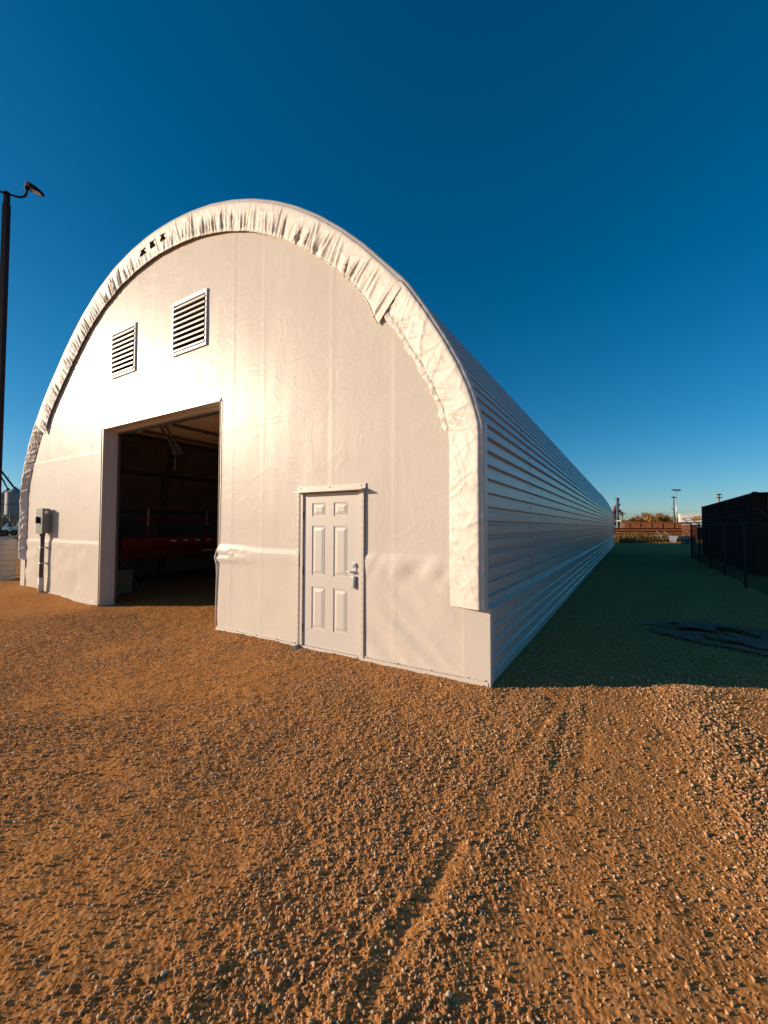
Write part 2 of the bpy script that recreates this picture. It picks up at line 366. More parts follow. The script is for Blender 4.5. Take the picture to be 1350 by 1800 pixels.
def make_gravel():
    pm = pebble_mat(); pc = bpy.data.collections.new('pebble shapes')
    for i in range(9):
        bm = bmesh.new(); bmesh.ops.create_icosphere(bm, subdivisions=2, radius=1)
        rr = random.Random(i); ph = [Vector((rr.uniform(-1,1), rr.uniform(-1,1), rr.uniform(-1,1))).normalized() for _ in range(7)]; am = [rr.uniform(.15,.45) for _ in ph]
        sc = Vector((1, rr.uniform(.6,.9), rr.uniform(.45,.72)))
        for v in bm.verts:
            k = 1
            for p, a in zip(ph, am):
                d = v.co.normalized().dot(p)
                if d > .45: k -= a*(d-.45)*1.6       # knocked-off facets
            v.co = Vector((v.co.x*sc.x, v.co.y*sc.y, v.co.z*sc.z))*k
        me = bpy.data.meshes.new('pebble'); bm.to_mesh(me); bm.free(); me.polygons.foreach_set('use_smooth', [True]*len(me.polygons)); me.materials.append(pm)
        pc.objects.link(bpy.data.objects.new('pebble', me))
    pts = []; rad = []
    c0 = math.pi/2+YAW
    def scatter(dens, r0, r1, s0, s1, loose_pow, half=R(66)):
        n = int(dens*half*(r1*r1-r0*r0))
        a = RNG.uniform(-half, half, n)+c0; r = np.sqrt(RNG.uniform(r0*r0, r1*r1, n))
        x = CAM[0]+r*np.cos(a); y = CAM[1]+r*np.sin(a)
        lo = looseness(x, y); keep = RNG.random(n) < np.clip(.22+.78*lo**loose_pow, 0, 1)*(1-sstep(r1*.72, r1, r))
        keep &= ~((y > -.03) & (x < .05))
        x, y = x[keep], y[keep]; sz = s0+(s1-s0)*RNG.random(len(x))**2.2
        pts.append(np.stack([x, y], 1)); rad.append(sz)
    scatter(70, .7, 10, .011, .020, 2.0)
    scatter(2700, .7, 6.5, .0058, .0125, 1.25)
    scatter(1200, 5.2, 11, .0075, .0125, .8)
    scatter(6000, .7, 3.6, .003, .0058, .7)
    # windrow of bigger stones on the right
    k = 900; W = WINDROW; ii = RNG.integers(0, 3, k); t = RNG.random(k); wx = []
    for i_, t_ in zip(ii, t):
        a, b = W[i_], W[i_+1]; wx.append((a[0]+(b[0]-a[0])*t_, a[1]+(b[1]-a[1])*t_))
    wx = np.array(wx)+RNG.normal(0, .24, (k, 2)); pts.append(wx); rad.append(.006+.014*RNG.random(k)**2)
    P = np.concatenate(pts); Sz = np.concatenate(rad); z = ground_h(P[:,0], P[:,1], 1.)
    n = len(P); V = np.stack([P[:,0], P[:,1], z+Sz*.42], 1)
    me = bpy.data.meshes.new('gravel'); me.vertices.add(n); me.vertices.foreach_set('co', V.ravel())
    a = me.attributes.new('rot', 'FLOAT_VECTOR', 'POINT'); a.data.foreach_set('vector', np.stack([RNG.normal(0,.35,n), RNG.normal(0,.35,n), RNG.uniform(0,6.28,n)], 1).astype(np.float32).ravel())
    a = me.attributes.new('scl', 'FLOAT', 'POINT'); a.data.foreach_set('value', Sz.astype(np.float32))
    a = me.attributes.new('idx', 'INT', 'POINT'); a.data.foreach_set('value', RNG.integers(0, 9, n).astype(np.int32))
    o = bpy.data.objects.new('gravel', me); COL.objects.link(o); o['kind'] = 'stuff'
    tag(o, 'loose brown river gravel strewn over the dirt yard', 'gravel'); me.materials.append(pm)
    ng = bpy.data.node_groups.new('scatter gravel', 'GeometryNodeTree')
    ng.interface.new_socket('Geometry', in_out='INPUT', socket_type='NodeSocketGeometry'); ng.interface.new_socket('Geometry', in_out='OUTPUT', socket_type='NodeSocketGeometry')
    gi = ng.nodes.new('NodeGroupInput'); go = ng.nodes.new('NodeGroupOutput'); ip = ng.nodes.new('GeometryNodeInstanceOnPoints')
    ci = ng.nodes.new('GeometryNodeCollectionInfo'); ci.inputs['Collection'].default_value = pc; ci.inputs['Separate Children'].default_value = True; ci.inputs['Reset Children'].default_value = True
    def attr(nm, ty):
        q = ng.nodes.new('GeometryNodeInputNamedAttribute'); q.data_type = ty; q.inputs['Name'].default_value = nm; return q.outputs['Attribute']
    L = ng.links.new
    L(gi.outputs[0], ip.inputs['Points']); L(ci.outputs[0], ip.inputs['Instance']); ip.inputs['Pick Instance'].default_value = True
    L(attr('idx', 'INT'), ip.inputs['Instance Index']); L(attr('rot', 'FLOAT_VECTOR'), ip.inputs['Rotation']); L(attr('scl', 'FLOAT'), ip.inputs['Scale'])
    L(ip.outputs[0], go.inputs[0])
    o.modifiers.new('scatter', 'NODES').node_group = ng
    return n
make_gravel()

# ------------------------------------------------------------------ the arched building
LEN = 36.6
OUT_R = [(-.035,.80),(-.035,2.72),(-.14,3.09),(-.27,3.40),(-.45,3.74),(-.67,4.11),(-.92,4.49),(-1.23,4.83),(-1.50,5.13),(-1.85,5.47),(-2.25,5.81),(-2.68,6.12),(-3.08,6.36),(-3.52,6.58),(-4.03,6.78),(-4.55,6.93),(-5.06,7.03),(-5.6,7.09),(-6.1,7.11)]
OUT_L = [(-6.45,7.10),(-7.05,7.03),(-7.65,6.90),(-8.35,6.64),(-9.01,6.28),(-9.45,5.97),(-9.89,5.62),(-10.26,5.29),(-10.62,4.98),(-10.95,4.66),(-11.22,4.36),(-11.48,4.02),(-11.72,3.66),(-11.92,3.26),(-12.08,2.76),(-12.13,2.3),(-12.14,.80)]
PROF = np.array(OUT_R+OUT_L)
_seg = np.hypot(*np.diff(PROF, axis=0).T); _cum = np.concatenate([[0], np.cumsum(_seg)]); PLEN = _cum[-1]
_ss = np.linspace(0, PLEN, 1600)
_px = np.interp(_ss, _cum, PROF[:,0]); _pz = np.interp(_ss, _cum, PROF[:,1])
_k = np.hanning(41); _k /= _k.sum()
def _smooth(a): return np.convolve(np.concatenate([np.full(20, a[0]) if False else 2*a[0]-a[20:0:-1], a, 2*a[-1]-a[-2:-22:-1]]), _k, 'valid')
_px, _pz = .35*_px+.65*_smooth(_px), .35*_pz+.65*_smooth(_pz)
_tx = np.gradient(_smooth(_smooth(_px))); _tz = np.gradient(_smooth(_smooth(_pz))); _tl = np.hypot(_tx, _tz); _tx /= _tl; _tz /= _tl
def prof(s):
    """point and inward normal at arc length s (from the right foot to the left foot)"""
    return np.interp(s, _ss, _px), np.interp(s, _ss, _pz), np.interp(s, _ss, -_tz), np.interp(s, _ss, _tx)

B = thing('arch_building', 'long white arched building with fabric front, open overhead door and corrugated steel sides', 'building', (-6.1, 0, 0))
def bp(mb, name, m, root=B, **k): return part(mb, name, m, root, **k)

# corrugated roof and wall sheets, each one a part
PITCH_R = .1524; ROWH = 6*PITCH_R
RIB = [(.0, 0.), (.090, 0.), (.099, 1.), (.143, 1.), (.1524, 0.)]
def sheet_profile(s0, s1, base, depth):
    q = []; s = s0
    while s < s1-1e-4:
        for t, v in RIB[:-1]:
            if s+t <= s1: q.append((s+t, v))
        s += PITCH_R
    q.append((s1, 0.)); out = []
    for s_, v in q:
        x, z, nx, nz = prof(s_); k = base+depth*v; out.append((float(x+nx*k), float(z+nz*k)))
    return out
COLS = [(.0, 2.30)] + [(2.30+6.1*i, min(2.30+6.1*(i+1), LEN)) for i in range(6)]
rows = int(math.ceil(PLEN/ROWH))
for r in range(rows):
    s0 = r*ROWH; s1 = min(PLEN, s0+ROWH); pf = sheet_profile(s0, s1, .022, .046)
    shared = {}
    for ci_, (y0, y1) in enumerate(COLS):
        ln = round(y1-y0-.008, 3)
        if ln not in shared:
            mb = MB(); mb.grid([[(x+6.1, 0., z) for x, z in pf], [(x+6.1, ln, z) for x, z in pf]], smooth=False); shared[ln] = mb.mesh('roof_sheet'); shared[ln].materials.append(STEEL)
        o = bpy.data.objects.new('roof_sheet' if s0 > 2.0 and s1 < PLEN-2 else 'wall_sheet', shared[ln]); COL.objects.link(o); o.parent = B
        o.location = (0, y0+.004, 0)
# added inner shell, keeps the inside dark and stops daylight at the sheet joints
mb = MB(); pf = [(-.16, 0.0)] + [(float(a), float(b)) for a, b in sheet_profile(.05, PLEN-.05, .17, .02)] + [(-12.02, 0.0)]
mb.grid([[(x, .10, z) for x, z in pf], [(x, LEN-.05, z) for x, z in pf]], smooth=False); bp(mb, 'added_dark_shell', ADDED_SHELL)
mb = MB(); gpf = [(-.1,0.)]+[tuple(map(float, prof(s)[:2])) for s in np.linspace(.0, PLEN, 60)]+[(-12.1,0.)]
mb.add([(x, LEN+.02, z) for x, z in gpf], [tuple(range(len(gpf)))]); bp(mb, 'rear_wall', FILM)
# screw lines along the sheet laps and at the front edge
mb = MB()
def screw(x, y, z, n, r=.009):
    n = Vector(n).normalized(); u = n.cross(Vector((0,1,0))).normalized() if abs(n.y) < .9 else Vector((1,0,0)); v = n.cross(u)
    P = [Vector((x,y,z))+(u*math.cos(a)+v*math.sin(a))*r for a in [i*math.pi/3 for i in range(6)]]
    T = [p+n*.006-(p-Vector((x,y,z)))*.3 for p in P]
    mb.add(P+T, [tuple(range(6,12))]+[(i, (i+1)%6, 6+(i+1)%6, 6+i) for i in range(6)])
s = .07
while s < PLEN*.55:
    x, z, nx, nz = map(float, prof(s))
    for y in [.045]+[c[0]+.03 for c in COLS[1:]]+[c[0]-.05 for c in COLS[1:]]:
        screw(x+nx*.022, y, z+nz*.022, (-nx, 0, -nz))
    s += PITCH_R
for r in range(1, 7):
    s = r*ROWH-.03; x, z, nx, nz = map(float, prof(s))
    for y in np.arange(.4, 30, .6): screw(x+nx*.022, float(y), z+nz*.022, (-nx,0,-nz), .008)
bp(mb, 'screw_heads', SCREW, kind='stuff')
# front edge trim on the right wall
mb = MB(); mb.box(-.055, -.028, -.055, .03, .80, 2.74); bp(mb, 'edge_trim', TRIM)

# skirt panels under the ledge, both sides
for sgn, xb in ((1, 0.), (-1, -12.2)):
    pf = [(0., .02), (0., .12)]
    for k in range(4):
        z = .13+k*.155; pf += [(-.028, z+.008), (-.028, z+.042), (0., z+.050), (0., z+.145)]
    pf += [(0., .795)]
    for (y0, y1) in [(.0, 3.9)]+[(3.9+6.1*i, min(3.9+6.1*(i+1), LEN)) for i in range(6)]:
        if y1-y0 < .1: continue
        mb = MB(); mb.grid([[(xb+sgn*x-sgn*.004, y0+.02, z) for x, z in pf], [(xb+sgn*x-sgn*.004, y1-.0, z) for x, z in pf]], smooth=False); bp(mb, 'skirt_sheet', STEEL)
        mb = MB(); q = [(xb, .792), (xb+sgn*.012, .80), (xb-sgn*.09, .835), (xb-sgn*.10, .86)]
        mb.grid([[(a, y0+.01, b) for a, b in q], [(a, y1+.03, b) for a, b in q]], smooth=False); bp(mb, 'ledge_flashing', STEEL)
mb = MB(); mb.box(-.03, .006, -.006, .055, -.05, .81); bp(mb, 'corner_trim', TRIM)
mb = MB(); mb.bbox(-.285, .004, -.016, -.008, -.02, .805, .002); bp(mb, 'corner_plate', TRIM)
mb = MB(); mb.bbox(-12.21, -11.93, -.016, -.008, -.02, .805, .002); bp(mb, 'corner_plate', TRIM)

# ---- front fabric wall, one taut skin with openings
OX0, OX1, OH = -8.115, -4.352, 3.672           # overhead door opening
DX0, DX1, DH = -2.615, -1.585, 2.115           # walk door opening
VENTS = [(-5.70, -4.73, 4.66, 5.62), (-7.84, -6.93, 4.66, 5.62)]
HOLES = [(OX0, OX1, -1, OH), (DX0, DX1, -1, DH)] + [(a+.03, b-.03, c+.03, d-.03) for a, b, c, d in VENTS]
def snap_lines(lo, hi, step, must):
    a = list(np.arange(lo, hi+1e-6, step)); 
    for m_ in must:
        i = int(np.argmin([abs(q-m_) for q in a])); a[i] = m_
    return np.array(sorted(a))
SEAMS = [-11.1, -9.6, -8.6, -7.35, -6.35, -4.05, -3.38, -1.15, -2.1]
def wall_y(X, Z):
    y = np.zeros_like(X)+.0
    y += (fbm(X*1.1+3, Z*.5+1, 3)-.5)*.018
    # girt line: the cloth is clamped at z = 1.27 and hangs fuller below
    y -= .007*np.exp(-((Z-1.20)/.10)**2)*(.6+.8*fbm(X*2, Z*0+2, 2))*np.where(X < -8, .4, 1.)
    y += .012*sstep(1.27, 1.31, Z)
    # bunched fold beside the overhead door
    k = np.exp(-((X+4.30)/.55)**2)*sstep(-4.36, -4.30, X)
    k = sstep(-3.35, -4.2, X)*(X > -4.4)
    y -= k*(.026*np.exp(-((Z-1.13)/.03)**2) + .020*sstep(1.335, 1.325, Z)*sstep(1.26, 1.30, Z) + .020*np.exp(-((Z-1.215-.04*np.sin(X*7))/.014)**2)+.014*np.exp(-((Z-1.25+.05*np.sin(X*11+1))/.010)**2))
    # tension creases right of the walk door
    kr = sstep(-1.58, -1.35, X)*sstep(-.1, -.5, X)
    low = sstep(1.27, 1.1, Z)
    d = (X*.62+Z*.78); y -= kr*low*.022*(fbm(d*5, (X-Z)*.7, 3)-.5)*2
    d2 = (X*.85-Z*.5); y -= kr*np.exp(-((Z-1.15)/.14)**2)*.03*(fbm(d2*9, (X+Z)*.8+4, 2)-.4)
    # lower left cloth, pulled to the corner
    kl = sstep(-10.9, -12, X)*low; y -= kl*.04*(fbm((X*.5+Z*.9)*7, (X-Z)*.6, 3)-.4)
    y -= low*sstep(-8.1, -9, X)*.016*(fbm(X*2.2, Z*2.2+7, 3)-.5)*2
    # soft vertical draw and welded seams
    y -= .0012*(fbm(X*7, Z*.35, 3)-.5)*2
    for sx in SEAMS: y -= .0025*np.exp(-((X-sx)/.010)**2)
    y -= .004*np.exp(-((Z-3.2)/.012)**2)*np.where(X < -8, .6, 1.)
    # arc-shaped creases above the overhead door
    for cx_, cz_, r_ in ((-5.35,3.4,.85),(-5.6,3.5,.55),(-6.9,3.35,.8),(-7.4,3.5,.6),(-4.9,3.9,.5),(-7.9,3.6,.5)):
        dd = np.hypot(X-cx_, Z-cz_); y -= .007*np.exp(-((dd-r_)/.013)**2)*sstep(3.75, 4.0, Z)*sstep(.35,.6,fbm(X*3+cx_, Z*3, 2))
    return y
xs = snap_lines(-12.12, -.06, .034, [OX0, OX1, DX0, DX1]+[h[0] for h in HOLES]+[h[1] for h in HOLES]+SEAMS)
zs = snap_lines(-.08, 7.0, .034, [OH, DH]+[h[2] for h in HOLES[2:]]+[h[3] for h in HOLES[2:]]+[3.2, 1.27])
GX, GZ = np.meshgrid(xs, zs, indexing='ij'); GY = wall_y(GX, GZ)
ztop = np.interp(xs, np.array([p[0] for p in PROF[::-1]]), np.array([p[1] for p in PROF[::-1]]))
cxs, czs = (xs[1:]+xs[:-1])/2, (zs[1:]+zs[:-1])/2; CX, CZ = np.meshgrid(cxs, czs, indexing='ij')
ok = CZ < np.interp(cxs, xs, ztop)[:, None]-.12
for a, b, c, d in HOLES: ok &= ~((CX > a) & (CX < b) & (CZ > c) & (CZ < d))
nz_ = len(zs); ii, jj = np.nonzero(ok)
faces = np.stack([ii*nz_+jj, (ii+1)*nz_+jj, (ii+1)*nz_+jj+1, ii*nz_+jj+1], 1)
used = np.unique(faces); remap = np.full(GX.size, -1); remap[used] = np.arange(len(used))
V = np.stack([GX.ravel(), GY.ravel(), GZ.ravel()], 1)[used]
mb = MB(); mb.v = [tuple(p) for p in V.tolist()]; mb.f = [tuple(f) for f in remap[faces].tolist()]; mb.sm = [True]*len(mb.f)
bp(mb, 'front_wall', FILM)
# base rail with clamp bar
for a, b in ((-12.1, OX0-.02), (OX1+.0, DX0-.03), (DX1+.03, -.02)):
    mb = MB(); mb.bbox(a, b, -.022, -.006, -.06, .055, .003); bp(mb, 'base_rail', TRIM)
    mb = MB(); mb.bbox(a+.03, b-.03, -.030, -.023, .068, .082, .002); bp(mb, 'clamp_bar', TRIM)
mb = MB()
for a, b in ((-12.0, OX0-.1), (OX1+.1, DX0-.06), (DX1+.1, -.05)):
    for x in np.arange(a, b, .42): screw(float(x), -.031, .075, (0,-1,0), .008)
bp(mb, 'base_screws', SCREW, kind='stuff')

# ---- gathered cover along the arch edge
def pleats(s0, s1, lo, hi, seed, amp0, amp1):
    rr = random.Random(seed); s = s0; out = []
    while s < s1:
        s += rr.uniform(lo, hi); out.append((s, rr.uniform(amp0, amp1), rr.uniform(.010, .034), rr.uniform(-.25, .25), rr.uniform(.3, 1.)))
    return out
YR = -.115
def flap(s0, s1, Wf, pl, yin, name, ripple=.012, slant=0., wide=1., ds=.012, back=.07):
    ns = int((s1-s0)/ds); sv = np.linspace(s0, s1, ns); nw = 30
    wv = np.concatenate([np.linspace(-back, 0, 8)[:-1], np.linspace(0, 1, nw)])
    SS, WW = np.meshgrid(sv, wv, indexing='ij'); px, pz, nx, nz = prof(SS)
    t = np.clip(WW, 0, 1); Wd = Wf(SS); inn = t*Wd
    y = np.where(WW < 0, YR-WW-.0, YR+((yin(SS) if callable(yin) else yin)-YR)*t**1.3)
    rnd = .035*np.exp(-((WW)/.05)**2*np.where(WW < 0, 4., .35)); y = y+rnd*.8
    off = np.where(WW < 0, .004, 0.)+rnd*.7           # rounded shoulder
    edge_sag = (fbm(SS*3.1+seedof(name), SS*0+1, 2)-.5)*.014
    off = off+np.where(WW < 0, 0, t*edge_sag)
    cr_ = 0
    for q_, (ca, cb, fr_) in enumerate(((.8,.6,2.6),(.3,-.95,3.4),(.95,-.3,1.7))):
        u_ = SS*ca+WW*.42*cb; v_ = -SS*cb+WW*.42*ca
        f_ = fbm(u_*fr_*2.2+q_*7, v_*fr_*.8+3*q_+seedof(name), 3); cr_ = cr_+(1-np.abs(2*f_-1))**9*(.5+vnoise(u_*2+5*q_, v_*2))
    dy = (fbm(SS*2.4+7, WW*1.2+3, 2)-.5)*ripple - cr_*ripple*.75*np.clip(t*3+.25, 0, 1)
    for (sc, am, wd, sl, reach) in pl:
        u = SS-sc-(sl+slant)*(t-.5)*Wd
        sig = wide*wd*(.55+.8*t); env = np.clip((t-(1-reach)*.75)/.3, 0, 1)*(.35+.65*t)*(1-.65*sstep(.86, 1., t))
        dy += -am*env*np.exp(-(u/sig)**2)+.55*am*env*np.exp(-((u-sig*1.7)/(sig*.7))**2)
    y = y+dy
    mb = MB(); X = px+nx*(inn+off); Z = pz+nz*(inn+off)
    X = np.where(WW < 0, px-nx*.004, X); Z = np.where(WW < 0, pz-nz*.004, Z)
    P = np.stack([X, y, Z], -1); mb.grid(P.tolist(), True)
    o = bp(mb, name, FLAP); return o, P, sv, wv
def seedof(n): return sum(map(ord, n)) % 37
s_tipR = float(np.interp(4.49, _pz[:600], _ss[:600])); s_tipL = float(PLEN-np.interp(4.20, _pz[::-1][:600], _ss[:600]))
def W_top(s): return .44+.13*np.exp(-((s-s_tipR)/.28)**2)+.10*np.exp(-((s-s_tipL)/.3)**2)
sm = float(_ss[600+np.argmin(np.abs(_px[600:]+6.28))])
top_pl = [(a, b*(.45 if abs(a-sm) < .7 else 1.), c, d_, e_) for a, b, c, d_, e_ in pleats(s_tipR+.04, s_tipL, .05, .20, 3, .008, .034)]
_, PT, svT, wvT = flap(s_tipR-.02, s_tipL, W_top, top_pl, lambda s: -.012-.026*sstep(3.6, 7.0, s), 'arch_cover', .004)
def W_side(s): return .40+0*s
side_pl = [(a, b*(.35 if a < 1.9 else 1.), c, d_, e_) for a, b, c, d_, e_ in pleats(0, s_tipR+.1, .10, .28, 8, .006, .018)]
_, PR, svR, wvR = flap(.0, s_tipR+.06, W_side, side_pl, -.018, 'side_cover', .008, slant=.9, wide=1.3)
side_plL = pleats(s_tipL-.1, PLEN, .14, .34, 5, .010, .03)
def W_left(s): return .30-.10*sstep(s_tipL+.6, PLEN-1.5, s)
_, PL_, svL, wvL = flap(s_tipL-.06, PLEN, W_left, side_plL, .004, 'side_cover', .010, slant=-.7, wide=1.6)
# hem: a rolled edge along the inner side of the arch cover, and a ruffled one on the right side cover
mb = MB(); mb.tube([tuple(p+np.array([0,-.002,0])) for p in PT[::2, -1]], .009, 6); bp(mb, 'hem', FLAP)
hp = []
for i in range(0, len(PR), 1):
    p = PR[i, -1]; hp.append((p[0]+.03*(fbm(np.array(svR[i]*16.), np.array(2.), 3)-.5), p[1]-.006, p[2]))
sel = [p for p in hp if p[2] > 2.7]
mb = MB(); rows_ = []
for k, (dx, dy) in enumerate(((-.04,.006),(-.030,-.004),(-.012,.000),(.0,-.006),(.014,-.002),(.035,.006))):
    rows_.append([(p[0]+dx*(.6+.9*float(vnoise(np.array(i*.13+k*9), np.array(3.+k)))), p[1]+dy*(.3+1.3*float(vnoise(np.array(i*.19+k*5), np.array(1.+k)))), p[2]+dx*.5) for i, p in enumerate(sel)])
mb.grid(rows_, True); bp(mb, 'ruffled_hem', FLAP)
# printed black marks on the cover
def flap_pt(s, t, off=.009):
    i = np.clip((s-svT[0])/(svT[1]-svT[0]), 0, len(svT)-1.001); i0 = int(i); f = i-i0
    j = 7+t*29; j = min(max(j, 0), 35.999); j0 = int(j); g = j-j0
    p = (PT[i0,j0]*(1-f)+PT[i0+1,j0]*f)*(1-g)+(PT[i0,j0+1]*(1-f)+PT[i0+1,j0+1]*f)*g
    return (p[0], p[1]-off, p[2])
sm = float(_ss[600+np.argmin(np.abs(_px[600:]+6.28))])
MARKS = [[(-.15,.50),(.17,.52),(.16,.60),(.06,.64),(.16,.96),(-.20,.98),(-.14,.78),(-.07,.62)],
         [(-.13,.42),(.17,.40),(.15,.47),(.02,.52),(.17,.92),(-.16,.94),(-.12,.6)],
         [(-.17,.40),(.15,.38),(.16,.45),(.04,.48),(.09,.62),(.16,.86),(-.16,.92),(-.06,.64),(-.02,.48)]]
for k, poly in enumerate(MARKS):
    mb = MB(); sc = sm+(k-1)*-.34
    # fill the outline with a fine grid so that the print follows the folds
    ps = [(q[0]*.62, .22+q[1]*.72) for q in poly]
    def inside(u, v):
        c = False
        for (x1, y1), (x2, y2) in zip(ps, ps[1:]+ps[:1]):
            if (y1 > v) != (y2 > v) and u < (x2-x1)*(v-y1)/(y2-y1)+x1: c = not c
        return c
    n = 44; us = np.linspace(-.18, .18, n); vs = np.linspace(.35, 1., n)
    for a in range(n-1):
        for b in range(n-1):
            if inside((us[a]+us[a+1])/2, (vs[b]+vs[b+1])/2):
                q = [(us[a],vs[b]),(us[a+1],vs[b]),(us[a+1],vs[b+1]),(us[a],vs[b+1])]
                mb.add([flap_pt(sc-u, .08+v*.62) for u, v in q], [(0,1,2,3)])
    bp(mb, 'printed_mark', INK)

# ---- vents with louvre slats
for vi, (a, b, c, d) in enumerate(VENTS):
    fr = MB(); t = .042
    fr.bbox(a, b, -.020, .06, d-t*1.5, d, .004); fr.bbox(a, b, -.020, .06, c, c+t, .004)
    fr.bbox(a, a+t*.7, -.019, .06, c+t, d-t*1.5, .004); fr.bbox(b-t*.7, b, -.019, .06, c+t, d-t*1.5, .004)
    V_ = bp(fr, 'vent', TRIM if vi else GALV)
    n = 9; h0 = c+t; h1 = d-t*1.5; st = (h1-h0)/n
    for k in range(n):
        zc = h0+st*(k+.5); sl = MB(); dz, dyy = .020, .040
        sl.obox(((a+b)/2, .012, zc), ((b-a)/2-t*.7-.002, 0, 0), (0, dyy, dz), (0, -.0012, .002))
        sl.box(a+t*.7+.002, b-t*.7-.002, .012-dyy-.004, .012-dyy+.001, zc-dz-.014, zc-dz+.018)
        part(sl, 'slat', TRIM, V_)

# ---- overhead door opening: jambs, header, track, open door
J = .24
mb = MB(); mb.box(OX0-.03, OX0+.012, -.004, J, -.05, OH+.04); mb.box(OX0+.012, OX0+.05, J*.72, J+.03, -.05, OH-.02); bp(mb, 'jamb', TRIM)
mb = MB(); mb.box(OX1+.002, OX1+.03, .03, J, -.05, OH+.04); mb.box(OX1-.035, OX1+.002, J*.9, J+.03, -.05, OH-.02); bp(mb, 'jamb', TRIM)
mb = MB(); mb.box(OX0+.012, OX1+.002, -.002, J, OH-.012, OH+.04); mb.box(OX0+.05, OX1-.05, J*.72, J+.03, OH-.055, OH-.0125); bp(mb, 'header', TRIM)
mb = MB(); mb.box(OX0+.05, OX1-.05, J+.032, J+.05, OH-.10, OH-.02); bp(mb, 'header_seal', BLACK)
mb = MB(); mb.tube([(OX0-.0, -.02, -.02), (OX0-.006, -.024, 3.68)], .011, 6); bp(mb, 'edge_bead', FLAP)
mb = MB(); mb.tube([(OX1+.002, -.006, 1.3), (OX1+.002, -.006, 3.68)], .006, 6)
mb.tube([(OX1+.0, -.008, 0.), (OX1-.02, -.010, .25), (OX1-.0, -.014, .9), (OX1+.0, -.02, 1.05), (OX1-.03, -.026, 1.15), (OX1+.0, -.012, 1.3)], [.007,.008,.009,.011,.016,.008], 8); bp(mb, 'edge_bead', FLAP)
OD = bp(MB().box(OX0+.06, OX1-.06, .50, .52, OH+.03, OH+.06), 'overhead_door', TRIM)
for k in range(6):
    y0 = .53+k*.61; sec = MB(); sec.bbox(OX0+.06, OX1-.06, y0, y0+.60, OH+.03, OH+.075, .006); part(sec, 'door_section', DOORM, OD)
for x, wd in ((-7.62, .09), (-6.55, .035), (-5.0, .05)):
    st = MB(); st.box(x-wd/2, x+wd/2, .55, 4.1, OH-.035, OH+.028); part(st, 'stiffener', FRAME, OD)
for x in (OX0+.05, OX1-.05):
    tr = MB(); tr.box(x-.03, x+.03, .30, 4.4, OH-.01, OH+.028); tr.box(x-.03, x+.03, .26, .30, .1, OH-.01); part(tr, 'track', FRAME, OD)
ob = MB()
for dx in (0, .17): ob.beam((-7.0+dx, .55, OH+.02), (-7.28+dx, 1.1, OH-.42), .035, .035)
ob.beam((-7.2,.85,OH-.2), (-6.95,.85,OH-.12), .02, .02); ob.box(-7.38, -7.27, 1.05, 1.2, OH-.46, OH-.24); ob.tube([(-7.35,1.1,OH-.45),(-7.35,1.1,OH-.8)], .02, 6); part(ob, 'opener_bracket', FRAME, OD)

# ---- steel arch frames inside
for y in (.35, 3.4, 6.45, 9.5, 12.55, 15.6, 21.7, 27.8, 33.9):
    fr = MB(); o_, i_ = [], []
    for s in np.linspace(0, PLEN, 44):
        x, z, nx, nz = map(float, prof(s)); o_.append((x+nx*.24, y, z+nz*.24)); i_.append((x+nx*.55, y, z+nz*.55))
    o_ = [(o_[0][0], y, -.05)]+o_+[(o_[-1][0], y, -.05)]; i_ = [(i_[0][0], y, -.05)]+i_+[(i_[-1][0], y, -.05)]
    fr.tube(o_, .035, 6); fr.tube(i_, .03, 6)
    for k in range(len(o_)-1): fr.tube([o_[k] if k % 2 else i_[k], i_[k+1] if k % 2 else o_[k+1]], .014, 5, cap=False)
    bp(fr, 'arch_frame', FRAME)
for s in (3.2, PLEN-1.3, PLEN-2.6, PLEN-3.9):
    x, z, nx, nz = map(float, prof(s)); pr = MB(); pr.box(x+nx*.24-.03, x+nx*.24+.03, .3, 34, z+nz*.24-.06, z+nz*.24+.06); bp(pr, 'purlin', FRAME)

# ---- walk door
WD = MB()
dx0, dx1, dz0, dz1 = -2.556, -1.643, .055, 2.085; dy = .012
fxs = [0,.155,.405,.555,.805,1]; fzs = [1, 1-.062, 1-.150, 1-.212, 1-.535, 1-.610, 1-.885, 0]
pX = [dx0+(dx1-dx0)*f for f in fxs]; pZ = [dz0+(dz1-dz0)*f for f in fzs]
panels = []
for i in range(5):
    for j in range(7):
        q = (pX[i], pX[i+1], pZ[j+1], pZ[j])
        if i in (1, 3) and j in (1, 3, 5): panels.append(q)
        else: WD.add([(q[0],dy,q[2]),(q[1],dy,q[2]),(q[1],dy,q[3]),(q[0],dy,q[3])], [(0,1,2,3)])
WD.box(dx0, dx1, dy+.03, dy+.045, dz0, dz1)
WD.add([(dx0,dy,dz0),(dx0,dy,dz1),(dx0,dy+.03,dz1),(dx0,dy+.03,dz0),(dx1,dy,dz0),(dx1,dy,dz1),(dx1,dy+.03,dz1),(dx1,dy+.03,dz0)], [(0,1,2,3),(7,6,5,4),(1,5,6,2),(0,3,7,4)])
door = bp(WD, 'walk_door', DOORM)
for (a, b, c, d) in panels:
    p = MB(); rings = []
    for ins, dep in ((0,0),(.006,.009),(.014,.010),(.020,.004),(.024,.006),(.060,-.002)):
        rings.append([(a+ins,dy+dep,c+ins),(b-ins,dy+dep,c+ins),(b-ins,dy+dep,d-ins),(a+ins,dy+dep,d-ins)])
    v = [q for r_ in rings for q in r_]; f = [(4*k+e, 4*k+(e+1)%4, 4*k+4+(e+1)%4, 4*k+4+e) for k in range(len(rings)-1) for e in range(4)]; f.append((20,21,22,23))
    p.add(v, f); part(p, 'door_panel', DOORM, door)
h = MB(); hx = dx1-.07; h.bbox(hx-.032, hx+.032, dy-.010, dy-.001, 1.055, 1.20, .004); part(h, 'lock_plate', GALV, door)
